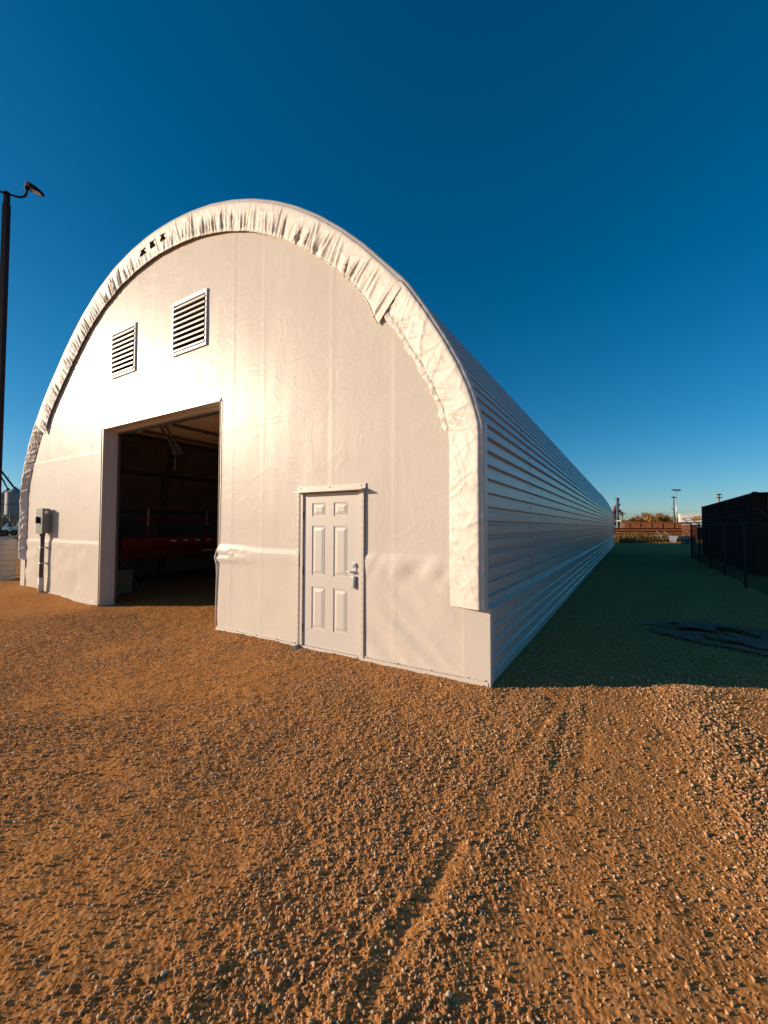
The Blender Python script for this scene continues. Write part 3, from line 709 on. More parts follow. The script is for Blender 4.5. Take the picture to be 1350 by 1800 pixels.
h = MB(); h.tube([(hx+.01,dy-.008,1.165),(hx+.01,dy-.045,1.165)], .022, 12); h.tube([(hx+.01,dy-.04,1.165),(hx+.005,dy-.05,1.14)], .012, 8); part(h, 'deadbolt', GALV, door)
h = MB(); h.bbox(hx-.028, hx+.03, dy-.055, dy-.001, .88, 1.03, .008); h.box(hx-.02, hx+.022, dy-.060, dy-.0555, .90, .96); part(h, 'keypad', GALV, door)
h = MB(); h.tube([(hx,dy-.008,1.085),(hx,dy-.05,1.085),(hx-.09,dy-.055,1.082)], [.011,.011,.008], 8); part(h, 'lever_handle', GALV, door)
for z in (1.80, 1.05, .28):
    h = MB(); h.tube([(dx0-.004,dy-.006,z-.05),(dx0-.004,dy-.006,z+.05)], .009, 8); part(h, 'hinge', FRAME, door)
# frame, trim strips and drip cap
fr = MB(); fr.box(DX0, dx0-.006, -.012, .06, -.02, dz1+.03); bp(fr, 'door_frame', TRIM)
fr = MB(); fr.box(dx1+.006, DX1, -.012, .06, -.02, dz1+.03); bp(fr, 'door_frame', TRIM)
fr = MB(); fr.box(dx0-.006, dx1+.006, .0, .06, dz1+.006, DH); bp(fr, 'door_frame', TRIM)
for x in (DX0-.008, DX1+.008):
    st = MB(); st.bbox(x-.022, x+.006 if x < -2 else x+.022, -.024, -.0125, .0, DH-.005, .003); bp(st, 'clamp_strip', TRIM)
mb = MB()
for x in (DX0-.016, DX1+.008):
    for z in np.arange(.1, 2.08, .085): screw(x, -.0245, float(z), (0,-1,0), .0045)
bp(mb, 'strip_screws', SCREW, kind='stuff')
cap = MB(); cx0, cx1 = DX0-.045, DX1+.045
cap.add([(cx0,-.008,DH+.075),(cx1,-.008,DH+.075),(cx1,-.010,DH+.012),(cx0,-.010,DH+.012),(cx1,-.095,DH-.002),(cx0,-.095,DH-.002),(cx1,-.098,DH-.016),(cx0,-.098,DH-.016),(cx1,-.012,DH-.004),(cx0,-.012,DH-.004)],
        [(0,3,2,1),(3,5,4,2),(5,7,6,4),(7,9,8,6),(9,3,5,7),(2,4,6,8)])
cap_o = bp(cap, 'drip_cap', TRIM)
mb = MB()
for x in (cx0+.06, (cx0+cx1)/2, cx1-.06): screw(x, -.010, DH+.045, (0,-1,0), .009)
part(mb, 'cap_screws', SCREW, cap_o)
th = MB(); th.bbox(dx0, dx1, -.02, .06, .0, .05, .004); bp(th, 'threshold', TRIM)
bl = MB(); bl.lathe((DX0+.01,-.03,0.0), [(.10,-.02),(.085,.015),(.05,.045),(.012,.06),(0,.062)], 12); bp(bl, 'sealing_boot', FRAME)

# ------------------------------------------------------------------ things on and beside the building
E_ = thing('disconnect_box', 'grey electrical disconnect box with rotary switch and conduit, on the white wall', 'switch box', (-10.6, -.09, .15))
bx = MB(); bx.bbox(-10.80, -10.46, -.175, -.035, 1.47, 2.05, .008); part(bx, 'housing', GREYB, E_)
bx = MB(); bx.bbox(-10.81, -10.45, -.190, -.1755, 1.46, 2.06, .005); part(bx, 'cover', GREYB, E_)
bx = MB(); bx.box(-10.459, -10.457, -.15, -.08, 1.93, 2.0); part(bx, 'sticker', REFLECT, E_)
bx = MB(); bx.tube([(-10.64,-.189,1.78),(-10.64,-.215,1.78)], .075, 20); bx.bbox(-10.665, -10.615, -.255, -.213, 1.70, 1.86, .01); part(bx, 'switch_handle', BLACK, E_)
bx = MB(); bx.tube([(-10.68,-.10,.42),(-10.68,-.10,1.475)], .045, 12); bx.tube([(-10.68,-.10,1.40),(-10.68,-.10,1.472)], .055, 12); part(bx, 'conduit', CONDUIT, E_)
bx = MB(); bx.tube([(-10.68,-.10,.05),(-10.68,-.10,.43)], .058, 12); part(bx, 'conduit_sleeve', FLAP, E_)
for z in (.75, 1.12):
    bx = MB(); bx.tube([(-10.68,-.10,z),(-10.68,-.10,z+.03)], .05, 12); bx.box(-10.75, -10.61, -.085, -.03, z, z+.03); part(bx, 'strap', GALV, E_)

# light pole
LP = at(9.5, 420, 13.); px_, py_ = LP.x, LP.y
tp = at(11.5, 338, 13.).z
P_ = thing('light_pole', 'tall dark bronze light pole with curved arms at the left edge', 'light pole', (px_, py_, 0))
mb = MB(); q = .105
rotp = Matrix.Rotation(YAW, 3, 'Z')
def rp(x, y, z): v = rotp @ Vector((x, y, 0)); return Vector((px_+v.x, py_+v.y, z))
def prism(mb, w0, w1, z0, z1):
    P = [rp(a*w0, b*w0, z0) for a, b in ((-1,-1),(1,-1),(1,1),(-1,1))]+[rp(a*w1, b*w1, z1) for a, b in ((-1,-1),(1,-1),(1,1),(-1,1))]
    mb.add(P, [(0,3,2,1),(4,5,6,7),(0,1,5,4),(1,2,6,5),(2,3,7,6),(3,0,4,7)])
prism(mb, .080, .074, 0, tp-.35); part(mb, 'pole', DARKM, P_)
mb = MB(); prism(mb, .058, .058, tp-.35, tp+.05); part(mb, 'tenon', DARKM, P_)
mb = MB(); prism(mb, .22, .20, -.05, .05); part(mb, 'base_plate', DARKM, P_)
def arm(ax, n):
    """curved arm and flat lamp head; ax is the horizontal direction in pole axes"""
    ax = Vector(ax).normalized(); mb = MB()
    def q(u, z): return rp(ax.x*u*.72, ax.y*u*.72, tp+z*.8+.06)
    mb.tube([q(.05,-.08), q(.25,-.13), q(.42,-.16), q(.56,-.16), q(.68,-.12), q(.76,-.02), q(.785,.1), q(.79,.22)], .032, 8)
    mb.tube([q(.72,.30), q(.79,.22)], .05, 8); a = part(mb, 'arm', DARKM, P_)
    hd = MB(); sd_ = rotp @ Vector((-ax.y, ax.x, 0)); d = (rotp @ ax)
    rowsP = []
    for u, wdt, zt, zb in ((.74,.06,.36,.20),(.84,.12,.36,.19),(1.0,.16,.30,.15),(1.2,.16,.22,.09),(1.38,.12,.13,.045),(1.46,.05,.08,.03)):
        c = q(u, 0); rowsP.append([c+sd_*wdt*k+Vector((0,0,z)) for k, z in ((-1,zb),(-.8,zt),(.8,zt),(1,zb),(-1,zb))])
    hd.grid(rowsP, False)
    hd.add([rowsP[0][i] for i in range(4)], [(0,1,2,3)]); hd.add([rowsP[-1][i] for i in range(4)], [(3,2,1,0)]); part(hd, 'lamp_head', DARKM, P_)
    ln = MB(); ln.add([q(1.0,.145)-sd_*.1, q(1.0,.145)+sd_*.1, q(1.34,.052)+sd_*.09, q(1.34,.052)-sd_*.09], [(0,1,2,3)]); part(ln, 'lens', LEDM, P_)
    ps = MB(); ps.tube([q(.80,.34), q(.80,.43)], .04, 10); part(ps, 'photocell', LEDM, P_)
arm((1, .15, 0), 0); arm((-.6, -.8, 0), 1)

# ribbed tank at the left edge
TK = at(3, 990, 11.6)
t_ = thing('ribbed_tank', 'squat cream ribbed tank standing left of the building', 'tank', (TK.x, TK.y, 0))
pr = [(.0,-.1),(.30,-.1)]
for k in range(8): z = .0+k*.15; pr += [(.30,z+.01),(.315,z+.03),(.315,z+.12),(.30,z+.14)]
pr += [(.29,1.21),(.16,1.26),(.12,1.26),(.12,1.30),(0,1.30)]
mb = MB(); mb.lathe((TK.x,TK.y,.05), pr, 36, False); part(mb, 'shell', POLY, t_)
mb = MB(); mb.lathe((TK.x,TK.y,.05), [(.13,1.285),(.13,1.335),(0,1.34)], 20); part(mb, 'cap', BLACK, t_)

# inside the shed: red flatbed trailer, bin, plank
T_ = thing('flatbed_trailer', 'red flatbed trailer parked in the dark behind the open overhead door', 'trailer', (-10.2, 5.5, 0))
X0, X1 = -11.2, -9.35
mb = MB(); mb.bbox(X0, X1, 1.0, 10.5, 1.22, 1.30, .01); part(mb, 'deck', WOODM, T_)
mb = MB(); mb.bbox(X1, X1+.06, 1.0, 10.5, 1.12, 1.36, .008); part(mb, 'side_rail', RED, T_)
mb = MB(); mb.bbox(X0+.5, X0+.62, 1.1, 10.4, .8, 1.22, .01); mb.bbox(X1-.62, X1-.5, 1.1, 10.4, .8, 1.22, .01); part(mb, 'chassis', RED, T_)
for k in range(10):
    mb = MB(); mb.box(X1+.0605, X1+.064, 2.2+k*.36, 2.36+k*.36, 1.235, 1.275); part(mb, 'reflector', REFLECT, T_)
for y in (1.6, 3.3, 4.6, 6.2, 7.8):
    mb = MB(); mb.bbox(X1-.05, X1+.0, y, y+.07, 1.36, 2.15, .006); part(mb, 'stake_post', RED, T_)
    mb = MB(); mb.box(X1+.0005, X1+.006, y+.02, y+.05, 1.65, 2.1); part(mb, 'post_strip', GALV, T_)
for z in (1.75, 2.1):
    mb = MB(); mb.bbox(X1-.09, X1-.05, 1.4, 8.4, z, z+.05, .005); part(mb, 'stake_rail', RED, T_)
mb = MB(); mb.tube([(X1-.25,5.0,.45),(X1-.25,5.0,1.1)], .09, 14); mb.tube([(X1-.25,5.0,.05),(X1-.25,5.0,.45)], .05, 10); mb.box(X1-.40,X1-.10,4.85,5.15,.03,.06); part(mb, 'landing_leg', RED, T_)
mb = MB(); mb.bbox(X1+.0, X1+.05, 3.2, 4.3, .93, .97, .005); part(mb, 'light_bar', POLY, T_)
for y in (7.3, 8.5):
    for x in (X0+.05, X1-.35):
        mb = MB(); n = 28; pr = [(.22,-.14),(.44,-.14),(.50,-.08),(.50,.08),(.44,.14),(.22,.14)]
        V = [(x+.15+zz, y+r*math.cos(2*math.pi*k/n), .5+r*math.sin(2*math.pi*k/n)) for r, zz in pr for k in range(n)]
        mb.add(V, [(i*n+k, i*n+(k+1)%n, ((i+1)%6)*n+(k+1)%n, ((i+1)%6)*n+k) for i in range(6) for k in range(n)], True); wl = part(mb, 'wheel', RUBBER, T_)
        mb = MB(); mb.lathe((0,0,0), [(.22,-.1),(.19,.02),(.08,.03),(.08,.08),(0,.08)], 20)
        mb.v = [(x+.15+c, y+a, .5+b) for a, b, c in mb.v]; part(mb, 'rim', GALV, wl)
fc = bpy.data.curves.new('lettering', 'FONT'); fc.body = 'SKYJACK'; fc.size = .17; fc.shear = .25; fc.extrude = .001; fc.align_x = 'CENTER'
fo = bpy.data.objects.new('lettering', fc); COL.objects.link(fo)
bpy.context.view_layer.update(); fm = bpy.data.meshes.new_from_object(fo); bpy.data.objects.remove(fo)
fo = bpy.data.objects.new('lettering', fm); COL.objects.link(fo); fm.materials.append(REFLECT)
fo.parent = T_; fo.rotation_euler = (R(90), 0, R(90)); fo.location = (X1+.066+10.2, 6.6-5.5, 1.19)
G_ = thing('storage_tote', 'grey plastic tote standing just inside the left jamb of the overhead door', 'tote', tuple(gp(209, 1046)))
mb = MB(); c = gp(209, 1046)
mb.bbox(c.x-.32, c.x+.20, c.y-.22, c.y+.22, .02, .56, .04); part(mb, 'body', GREYCRATE, G_)
mb = MB(); mb.bbox(c.x-.34, c.x+.22, c.y-.24, c.y+.24, .545, .61, .02); part(mb, 'lid', GREYCRATE, G_)
mb = MB(); mb.beam(gp(248, 1040), at(196, 968, 9.9), .09, .03, (0,-1,.2)); pl_ = mb.build('leaning_plank', WOODM); tag(pl_, 'pale plank leaning behind the grey tote inside the doorway', 'plank')

# ------------------------------------------------------------------ right hand side yard
C_ = thing('shipping_container', 'dark brown corrugated shipping container in the shade right of the building', 'container', (6.2, 20.9, 0))
cx0, cx1, cy0, cy1, cz0, cz1 = 4.95, 7.39, 14.9, 27.1, .0, 2.89
def corr(n0, n1, dep, axis, fixed, sgn, z0, z1):
    q = []; u = n0; k = 0
    while u < n1-.28:
        q += [(u, 0), (u+.11, 0), (u+.14, dep), (u+.25, dep)]; u += .28
    q.append((n1, 0))
    f = (lambda u, d, z: (fixed+sgn*d, u, z)) if axis == 'y' else (lambda u, d, z: (u, fixed+sgn*d, z))
    return [[f(u, d, z) for u, d in q] for z in (z0, z1)]
mb = MB(); mb.grid(corr(cy0+.1, cy1-.1, .036, 'y', cx0+.01, 1, cz0+.12, cz1-.1), False); part(mb, 'side_panel', CONT, C_)
mb = MB(); mb.grid(corr(cy0+.1, cy1-.1, .036, 'y', cx1-.01, -1, cz0+.12, cz1-.1), False); part(mb, 'side_panel', CONT, C_)
mb = MB(); mb.grid(corr(cx0+.1, cx1-.1, .036, 'x', cy1-.01, -1, cz0+.12, cz1-.1), False); part(mb, 'end_panel', CONT, C_)
for x in (cx0, cx1-.14):
    for y in (cy0, cy1-.14):
        mb = MB(); mb.bbox(x-.003, x+.143, y-.003, y+.143, cz0, cz1+.01, .006); part(mb, 'corner_post', CONT, C_)
for x in (cx0, cx1-.06):
    mb = MB(); mb.box(x, x+.06, cy0+.14, cy1-.14, cz1-.1, cz1-.02); part(mb, 'top_rail', CONT, C_)
    mb = MB(); mb.box(x, x+.06, cy0+.14, cy1-.14, cz0+.0, cz0+.13); part(mb, 'bottom_rail', CONT, C_)
mb = MB(); mb.box(cx0+.03, cx1-.03, cy0+.06, cy1-.03, cz1-.06, cz1-.012); part(mb, 'roof', CONT, C_)
for k in (0, 1):
    a = cx0+.145+k*1.08; mb = MB(); mb.bbox(a, a+1.06, cy0+.02, cy0+.06, cz0+.12, cz1-.1, .006); dr = part(mb, 'door', CONT, C_)
    for xx in (a+.25, a+.8):
        mb = MB(); mb.tube([(xx, cy0-.01, cz0+.15), (xx, cy0-.01, cz1-.12)], .022, 8); part(mb, 'locking_bar', FENCE, dr)

# chain link fence with angled barbed wire arms
FN = thing('chain_link_fence', 'dark chain link fence with angled barbed wire arms in front of the container', 'fence', (4.0, 20, -.1))
FX = 4.05; fy = [5.2, 8.25, 11.3, 14.35, 17.4, 20.45, 23.5]
for y in fy:
    mb = MB(); mb.tube([(FX,y,-.2),(FX,y,1.80)], .036, 10); po = part(mb, 'post', FENCE, FN)
    mb = MB(); mb.beam((FX,y,1.76), (FX-.36,y,2.10), .03, .04, (0,1,0)); part(mb, 'arm', FENCE, po)
mb = MB(); mb.tube([(FX,fy[0],1.74),(FX,fy[-1],1.74)], .021, 8); part(mb, 'top_rail', FENCE, FN)
for t in (.3, .62, .95):
    mb = MB(); mb.tube([(FX-.36*t, y+dyy, 1.76+.34*t-(.03 if dyy else 0)) for y in fy for dyy in (0, 1.5)][:-1], .004, 4)
    for y in np.arange(fy[0], 24, .16): mb.tube([(FX-.36*t-.02, float(y), 1.745+.34*t), (FX-.36*t+.02, float(y)+.01, 1.79+.34*t)], .003, 3, cap=False)
    part(mb, 'barbed_wire', FENCE, FN)
for a, b in zip(fy[:-1], fy[1:]):
    mb = MB(); H_ = 1.72; st = .07; n = int((b-a+H_)/st)
    for k in range(n):
        u = a-H_+k*st
        for sg in (1, -1):
            y0_, y1_ = (u, u+H_); z0_, z1_ = (0., H_) if sg > 0 else (H_, 0.)
            ta = max(0, (a-y0_)/H_); tb = min(1, (b-y0_)/H_)
            if tb-ta < .02: continue
            mb.beam((FX+.002*sg, y0_+H_*ta, z0_+(z1_-z0_)*ta), (FX+.002*sg, y0_+H_*tb, z0_+(z1_-z0_)*tb), .003, .003, (1,0,0))
    part(mb, 'wire_mesh', FENCE, FN)
sg_ = at(1210, 950, 38.); mb = MB(); mb.box(sg_.x-.55, sg_.x+.55, sg_.y, sg_.y+.03, sg_.z-.35, sg_.z+.35)
SG = thing('dark_notice_board', 'dark notice board with pale worn marks beyond the container', 'sign', (sg_.x, sg_.y, 0)); part(mb, 'board', FRAME, SG)
mb = MB(); mb.box(sg_.x-.45, sg_.x-.39, sg_.y+.03, sg_.y+.08, -.1, sg_.z+.3); part(mb, 'post', FENCE, SG)
mb = MB(); mb.box(sg_.x+.39, sg_.x+.45, sg_.y+.03, sg_.y+.08, -.1, sg_.z+.3); part(mb, 'post', FENCE, SG)
mb = MB()
for x, z, l in ((-.45,.2,.22),(-.18,.2,.15),(.08,.2,.2),(.33,.2,.14),(-.4,-.16,.14),(.1,-.12,.2),(.1,-.22,.14)): mb.box(sg_.x+x, sg_.x+x+l, sg_.y-.004, sg_.y-.001, sg_.z+z-.035, sg_.z+z+.035)
part(mb, 'worn_marks', GALV, SG)

# crumpled black plastic sheeting
c0_ = gp(1290, 1125)
n = 120; u = np.linspace(-1, 1, n); U, V2 = np.meshgrid(u, u, indexing='ij')
xx = c0_.x+.2+U*1.3+.25*V2; yy = c0_.y+.15+V2*.95-.2*U
rim = 1-.18*fbm(np.arctan2(V2, U)*2+4, np.hypot(U, V2), 3); msk = np.hypot(U*.95, V2) < rim*1.02
zz = ground_h(xx, yy, 0.)+.02+.16*np.clip(fbm(U*2.0+2, V2*3.5+5, 2)-.35, 0, 1)*np.clip(1.1-np.hypot(U, V2), 0, 1)+.05*np.abs(fbm(U*3+V2*2, V2*9-U*2, 3)-.5)*2+.03*np.abs(fbm(U*11+2, V2*20, 2)-.5)
holes_ = fbm(U*2.4+V2+3, V2*4.5+1, 3) > .43
mb = MB(); idx = -np.ones((n, n), int)
for i in range(n-1):
    for j in range(n-1):
        if holes_[i, j] and msk[i, j] and msk[i+1, j+1] and msk[i+1, j] and msk[i, j+1]:
            q = []
            for a, b in ((i,j),(i+1,j),(i+1,j+1),(i,j+1)):
                if idx[a,b] < 0: idx[a,b] = len(mb.v); mb.v.append((float(xx[a,b]), float(yy[a,b]), float(zz[a,b])))
                q.append(int(idx[a,b]))
            mb.f.append(tuple(q)); mb.sm.append(True)
o = mb.build('plastic_sheeting', SHEETP); tag(o, 'crumpled black plastic sheeting on the shaded ground at right', 'plastic sheet')

# ------------------------------------------------------------------ foliage
def leaf_mat(name, cols, sss=0.):
    m = bpy.data.materials.new(name); m.use_nodes = True; nt = m.node_tree; L = nt.links.new; b = nt.nodes['Principled BSDF']
    b.inputs['Roughness'].default_value = .7; b.inputs['Specular IOR Level'].default_value = .25
    tc = N(nt, 'ShaderNodeTexCoord'); n = N(nt, 'ShaderNodeTexNoise', Scale=1.1, Detail=5., Roughness=.7); L(tc.outputs['Object'], n.inputs['Vector'])
    r = N(nt, 'ShaderNodeValToRGB'); e = r.color_ramp.elements; e[0].position = .3; e[0].color = cols[0]+(1,); e[1].position = .7; e[1].color = cols[-1]+(1,)
    for i, c in enumerate(cols[1:-1]): k = e.new(.3+.4*(i+1)/(len(cols)-1)); k.color = c+(1,)
    L(n.outputs['Fac'], r.inputs[0]); L(r.outputs[0], b.inputs['Base Color'])
    return m
LEAF_Y = leaf_mat('yellow autumn leaves', [(.26,.12,.02),(.42,.20,.03),(.36,.22,.05)])
LEAF_O = leaf_mat('orange brown leaves', [(.16,.06,.02),(.28,.12,.03),(.22,.12,.05)])
LEAF_G = leaf_mat('bare brown twigs', [(.16,.09,.06),(.26,.16,.10)])
LEAF_D = leaf_mat('dark evergreen needles', [(.015,.025,.012),(.04,.05,.02)])
WEED = leaf_mat('dry yellow green weeds', [(.06,.05,.015),(.20,.11,.03),(.13,.12,.03)])
STRAW = leaf_mat('straw grass', [(.24,.14,.04),(.40,.25,.08)])
BARK = mat('tree bark', (.10,.07,.05), .9, .2, var=.3, vscale=4)
def tree(name, base, hgt, rx, lm, label, group, seed, nl=1500, ls=.28, cone=False):
    rr = random.Random(seed); t = thing(name, label, 'tree', base, group)
    b = Vector(base); mb = MB()
    mb.tube([b-Vector((0,0,.2)), b+Vector((rr.uniform(-.1,.1),0,hgt*.35)), b+Vector((rr.uniform(-.3,.3),rr.uniform(-.3,.3),hgt*.9))], [.03*hgt,.02*hgt,.004*hgt], 7)
    clumps = []
    for k in range(16):
        a = rr.uniform(0, 6.28); z = rr.uniform(.25, .92)*hgt; q = rx*(1-z/hgt if cone else math.sin(min(z/hgt*1.05,1)*math.pi*.86+.25)**.7)*rr.uniform(.35,.9)
        p = b+Vector((q*math.cos(a), q*math.sin(a), z)); clumps.append((p, rr.uniform(.25,.5)*rx*(.5 if cone else 1)))
        mb.tube([b+Vector((0,0,z*.65)), p], [.008*hgt,.002*hgt], 5, cap=False)
    part(mb, 'trunk', BARK, t); cr = MB()
    for k in range(nl):
        p, q = rr.choice(clumps); d = Vector((rr.gauss(0,.5), rr.gauss(0,.5), rr.gauss(0,.5)))*q; c = p+d
        if c.z < b.z+.15*hgt: continue
        u = Vector((rr.gauss(0,1), rr.gauss(0,1), rr.gauss(0,1))).normalized(); v = u.cross(Vector((rr.gauss(0,1), rr.gauss(0,1), rr.gauss(0,1)))).normalized(); s = ls*rr.uniform(.5,1.2)
        cr.add([c-u*s, c-v*s*.5, c+u*s, c+v*s*.5], [(0,1,2,3)])
    part(cr, 'crown', lm, t)
tl = [(1094,900,118,1.4,LEAF_G,'bare brown leafless tree behind the tan frame'),
      (1112,911,112,2.0,LEAF_O,'low rust brown tree, leftmost of the autumn row'),
      (1122,909,115,2.1,LEAF_G,'pale twiggy bush left of the brightest yellow tree'),
      (1133,902,112,2.6,LEAF_Y,'tallest bright yellow orange tree in the autumn row'),
      (1146,906,118,2.0,LEAF_O,'dark rust tree between the two yellow trees'),
      (1153,910,122,2.0,LEAF_O,'low brown bush right of the dark rust tree'),
      (1163,904,114,2.4,LEAF_Y,'yellow tree left of the utility pole'),
      (1174,909,118,2.0,LEAF_O,'small brown tree just left of the utility pole'),
      (1183,909,124,2.0,LEAF_G,'thin grey brown tree behind the utility pole'),
      (1194,909,120,2.0,LEAF_O,'brown shrub left of the white billboard')]
for k, (px, py, dp, rx, lm, lb) in enumerate(tl):
    p = at(px, py, dp); tree('autumn_tree', (p.x, p.y, 0), p.z+.3, rx, lm, lb, 'autumn trees behind the rail yard', 40+k, 1300 if lm is not LEAF_G else 700, .26 if lm is not LEAF_G else .2)
p = at(1081, 895, 95); tree('spruce_tree', (p.x, p.y, 0), p.z+.6, 1.6, LEAF_D, 'dark narrow spruce behind the red crane boom', 'evergreen behind the crane', 77, 1600, .25, True)
# trees behind the buildings and machines on the left are hidden; weeds at the far end of the building
def blades(name, spots, n, h0, h1, wd, m, label, cat, spread):
    mb = MB(); rr = random.Random(len(name)+n)
    for k in range(n):
        s = rr.choice(spots); x = s[0]+rr.gauss(0, spread[0]); y = s[1]+rr.gauss(0, spread[1]); h = rr.uniform(h0, h1)*s[2]
        a = rr.uniform(0, 6.28); ln = rr.uniform(.05,.45)*h; d = Vector((math.cos(a), math.sin(a), 0)); sd_ = Vector((-d.y, d.x, 0))*wd*rr.uniform(.5,1.4)
        b = Vector((x, y, -.05)); m1 = b+d*ln*.35+Vector((0,0,h*.6)); tp_ = b+d*ln+Vector((0,0,h))
        mb.add([b-sd_*.5, b+sd_*.5, m1+sd_*.6, m1-sd_*.6, tp_], [(0,1,2,3),(3,2,4)])
        if rr.random() < .8:
            c = m1+Vector((rr.gauss(0,.05), rr.gauss(0,.05), rr.gauss(0,.1))); u = Vector((rr.gauss(0,1), rr.gauss(0,1), rr.gauss(0,.6)))*.05; v = Vector((rr.gauss(0,1), rr.gauss(0,1), rr.gauss(0,1)))*.04
            mb.add([c-u, c-v, c+u, c+v], [(0,1,2,3)])
    o = mb.build(name, m); o['kind'] = 'stuff'; tag(o, label, cat); return o
sp = []
for k in range(26):
    t = k/25; p = at(1081+97*t, 940, 44+5*t+random.uniform(-2,3)); sp.append((p.x, p.y, (1.05-.2*t)*random.uniform(.55,1.15)))
blades('weeds', sp, 8000, .25, 1.15, .04, WEED, 'dry yellow green weeds past the far end of the building', 'weeds', (.55,.9))
sp = [(at(px, 955, 44).x, at(px, 955, 44).y, 1.) for px in range(-60, 40, 4)]
blades('dry_grass', sp, 6000, .2, .5, .04, STRAW, 'straw coloured grass strip far left beyond the tank', 'grass', (1.2,3.))

# ------------------------------------------------------------------ rail yard behind, on the right
YD = (_R0*math.cos(R(24))-_F0*math.sin(R(24))).normalized()          # the yard runs askew, its sides towards the sun
def gondola(px, dp, ln, hgt, label, tilt=0):
    c = at(px, 930, dp); d = YD; nrm = Vector((-d.y, d.x, 0))
    t = thing('gondola_car', label, 'rail car', (c.x, c.y, 0), 'rusty rail cars')
    def P(u, v, z): q = Vector((c.x, c.y, 0))+d*u+nrm*v; return (q.x, q.y, z)
    def bx(mb, u0, u1, v0, v1, z0, z1):
        mb.add([P(u0,v0,z0),P(u1,v0,z0),P(u1,v1,z0),P(u0,v1,z0),P(u0,v0,z1),P(u1,v0,z1),P(u1,v1,z1),P(u0,v1,z1)], [(0,3,2,1),(4,5,6,7),(0,1,5,4),(1,2,6,5),(2,3,7,6),(3,0,4,7)])
    z0 = .95
    mb = MB(); bx(mb, -ln/2, ln/2, -1.4, -1.32, z0, hgt); bx(mb, -ln/2, ln/2, 1.32, 1.4, z0, hgt); bx(mb, -ln/2, -ln/2+.08, -1.32, 1.32, z0, hgt); bx(mb, ln/2-.08, ln/2, -1.32, 1.32, z0, hgt); bx(mb, -ln/2, ln/2, -1.32, 1.32, z0, z0+.1); part(mb, 'body', RUST, t)
    mb = MB(); bx(mb, -ln/2, ln/2, -1.48, -1.405, hgt-.12, hgt+.03); part(mb, 'top_chord', RUST, t)
    mb = MB(); bx(mb, -ln/2, ln/2, -1.46, -1.405, z0-.25, z0+.06); part(mb, 'side_sill', RUST, t)
    for k in range(int(ln/1.5)):
        mb = MB(); u = -ln/2+.6+k*1.5; bx(mb, u, u+.12, -1.5, -1.405, z0+.06, hgt-.12); part(mb, 'side_post', RUST, t)
    for u in (-ln/2+1.8, ln/2-1.8):
        for du in (-.85, .85):
            mb = MB(); q = Vector(P(u+du, -1.0, .45)); mb.tube([q, q+nrm*.12], .42, 18); part(mb, 'wheel', RUBBER, t)
gondola(1152, 66, 9.0, 2.35, 'rusty gondola rail car with higher sides below the yellow trees')
# long rusty plate girder stack in front
c = at(1150, 934, 56); d = YD; nrm = Vector((-d.y, d.x, 0))
st_ = thing('girder_stack', 'long low stack of rusty plate girders across the yard', 'girder stack', (c.x, c.y, 0))
for k in range(4):
    z = .08+k*.36; g = MB(); ctr = Vector((c.x, c.y, z))+nrm*(.25*k)
    for dz, hw, hh in ((.02,.28,.02),(.32,.28,.02)): g.obox(ctr+Vector((0,0,dz)), d*7.2, nrm*hw, Vector((0,0,hh)))
    g.obox(ctr+Vector((0,0,.17)), d*7.2, nrm*.02, Vector((0,0,.13))); part(g, 'girder', RUST, st_)
for k, (px, dp, h) in enumerate(((1213, 54, 1.9), (1226, 55, 1.5))):
    p = at(px, 930, dp); o = thing('scrap_bin', ('dark rusty scrap bin beside the container end, the taller left one', 'pale topped scrap bin touching the container outline')[k], 'bin', (p.x, p.y, 0))
    mb = MB(); mb.bbox(p.x-.8, p.x+.7, p.y-.5, p.y+.6, 0, h, .02); part(mb, 'body', RUST, o); mb = MB(); mb.bbox(p.x-.85, p.x+.75, p.y-.55, p.y+.65, h-.0, h+.12, .02); part(mb, 'rim', GALV, o)
# crossed sticks of a leaning frame in front of the girders
p = at(1208, 936, 47); fr_ = thing('leaning_pipe_frame', 'dark leaning pipe frame in front of the rusty girders', 'pipe frame', (p.x, p.y, 0)); 
for a, b in (((1190,944),(1204,931)), ((1196,930),(1208,942)), ((1206,930),(1221,942)), ((1203,942),(1217,931)), ((1214,929),(1228,938))):
    mb = MB(); mb.tube([at(a[0],a[1],47), at(b[0],b[1],47.4)], .035, 6); part(mb, 'pipe', FRAME, fr_)
mb = MB(); mb.tube([at(1186,944,47), at(1232,941,47.3)], .04, 6); part(mb, 'pipe', FRAME, fr_)
for x in (1188, 1230):
    q = at(x, 943, 47); mb = MB(); mb.tube([q, (q.x, q.y, -.05)], .04, 6); part(mb, 'leg', FRAME, fr_)
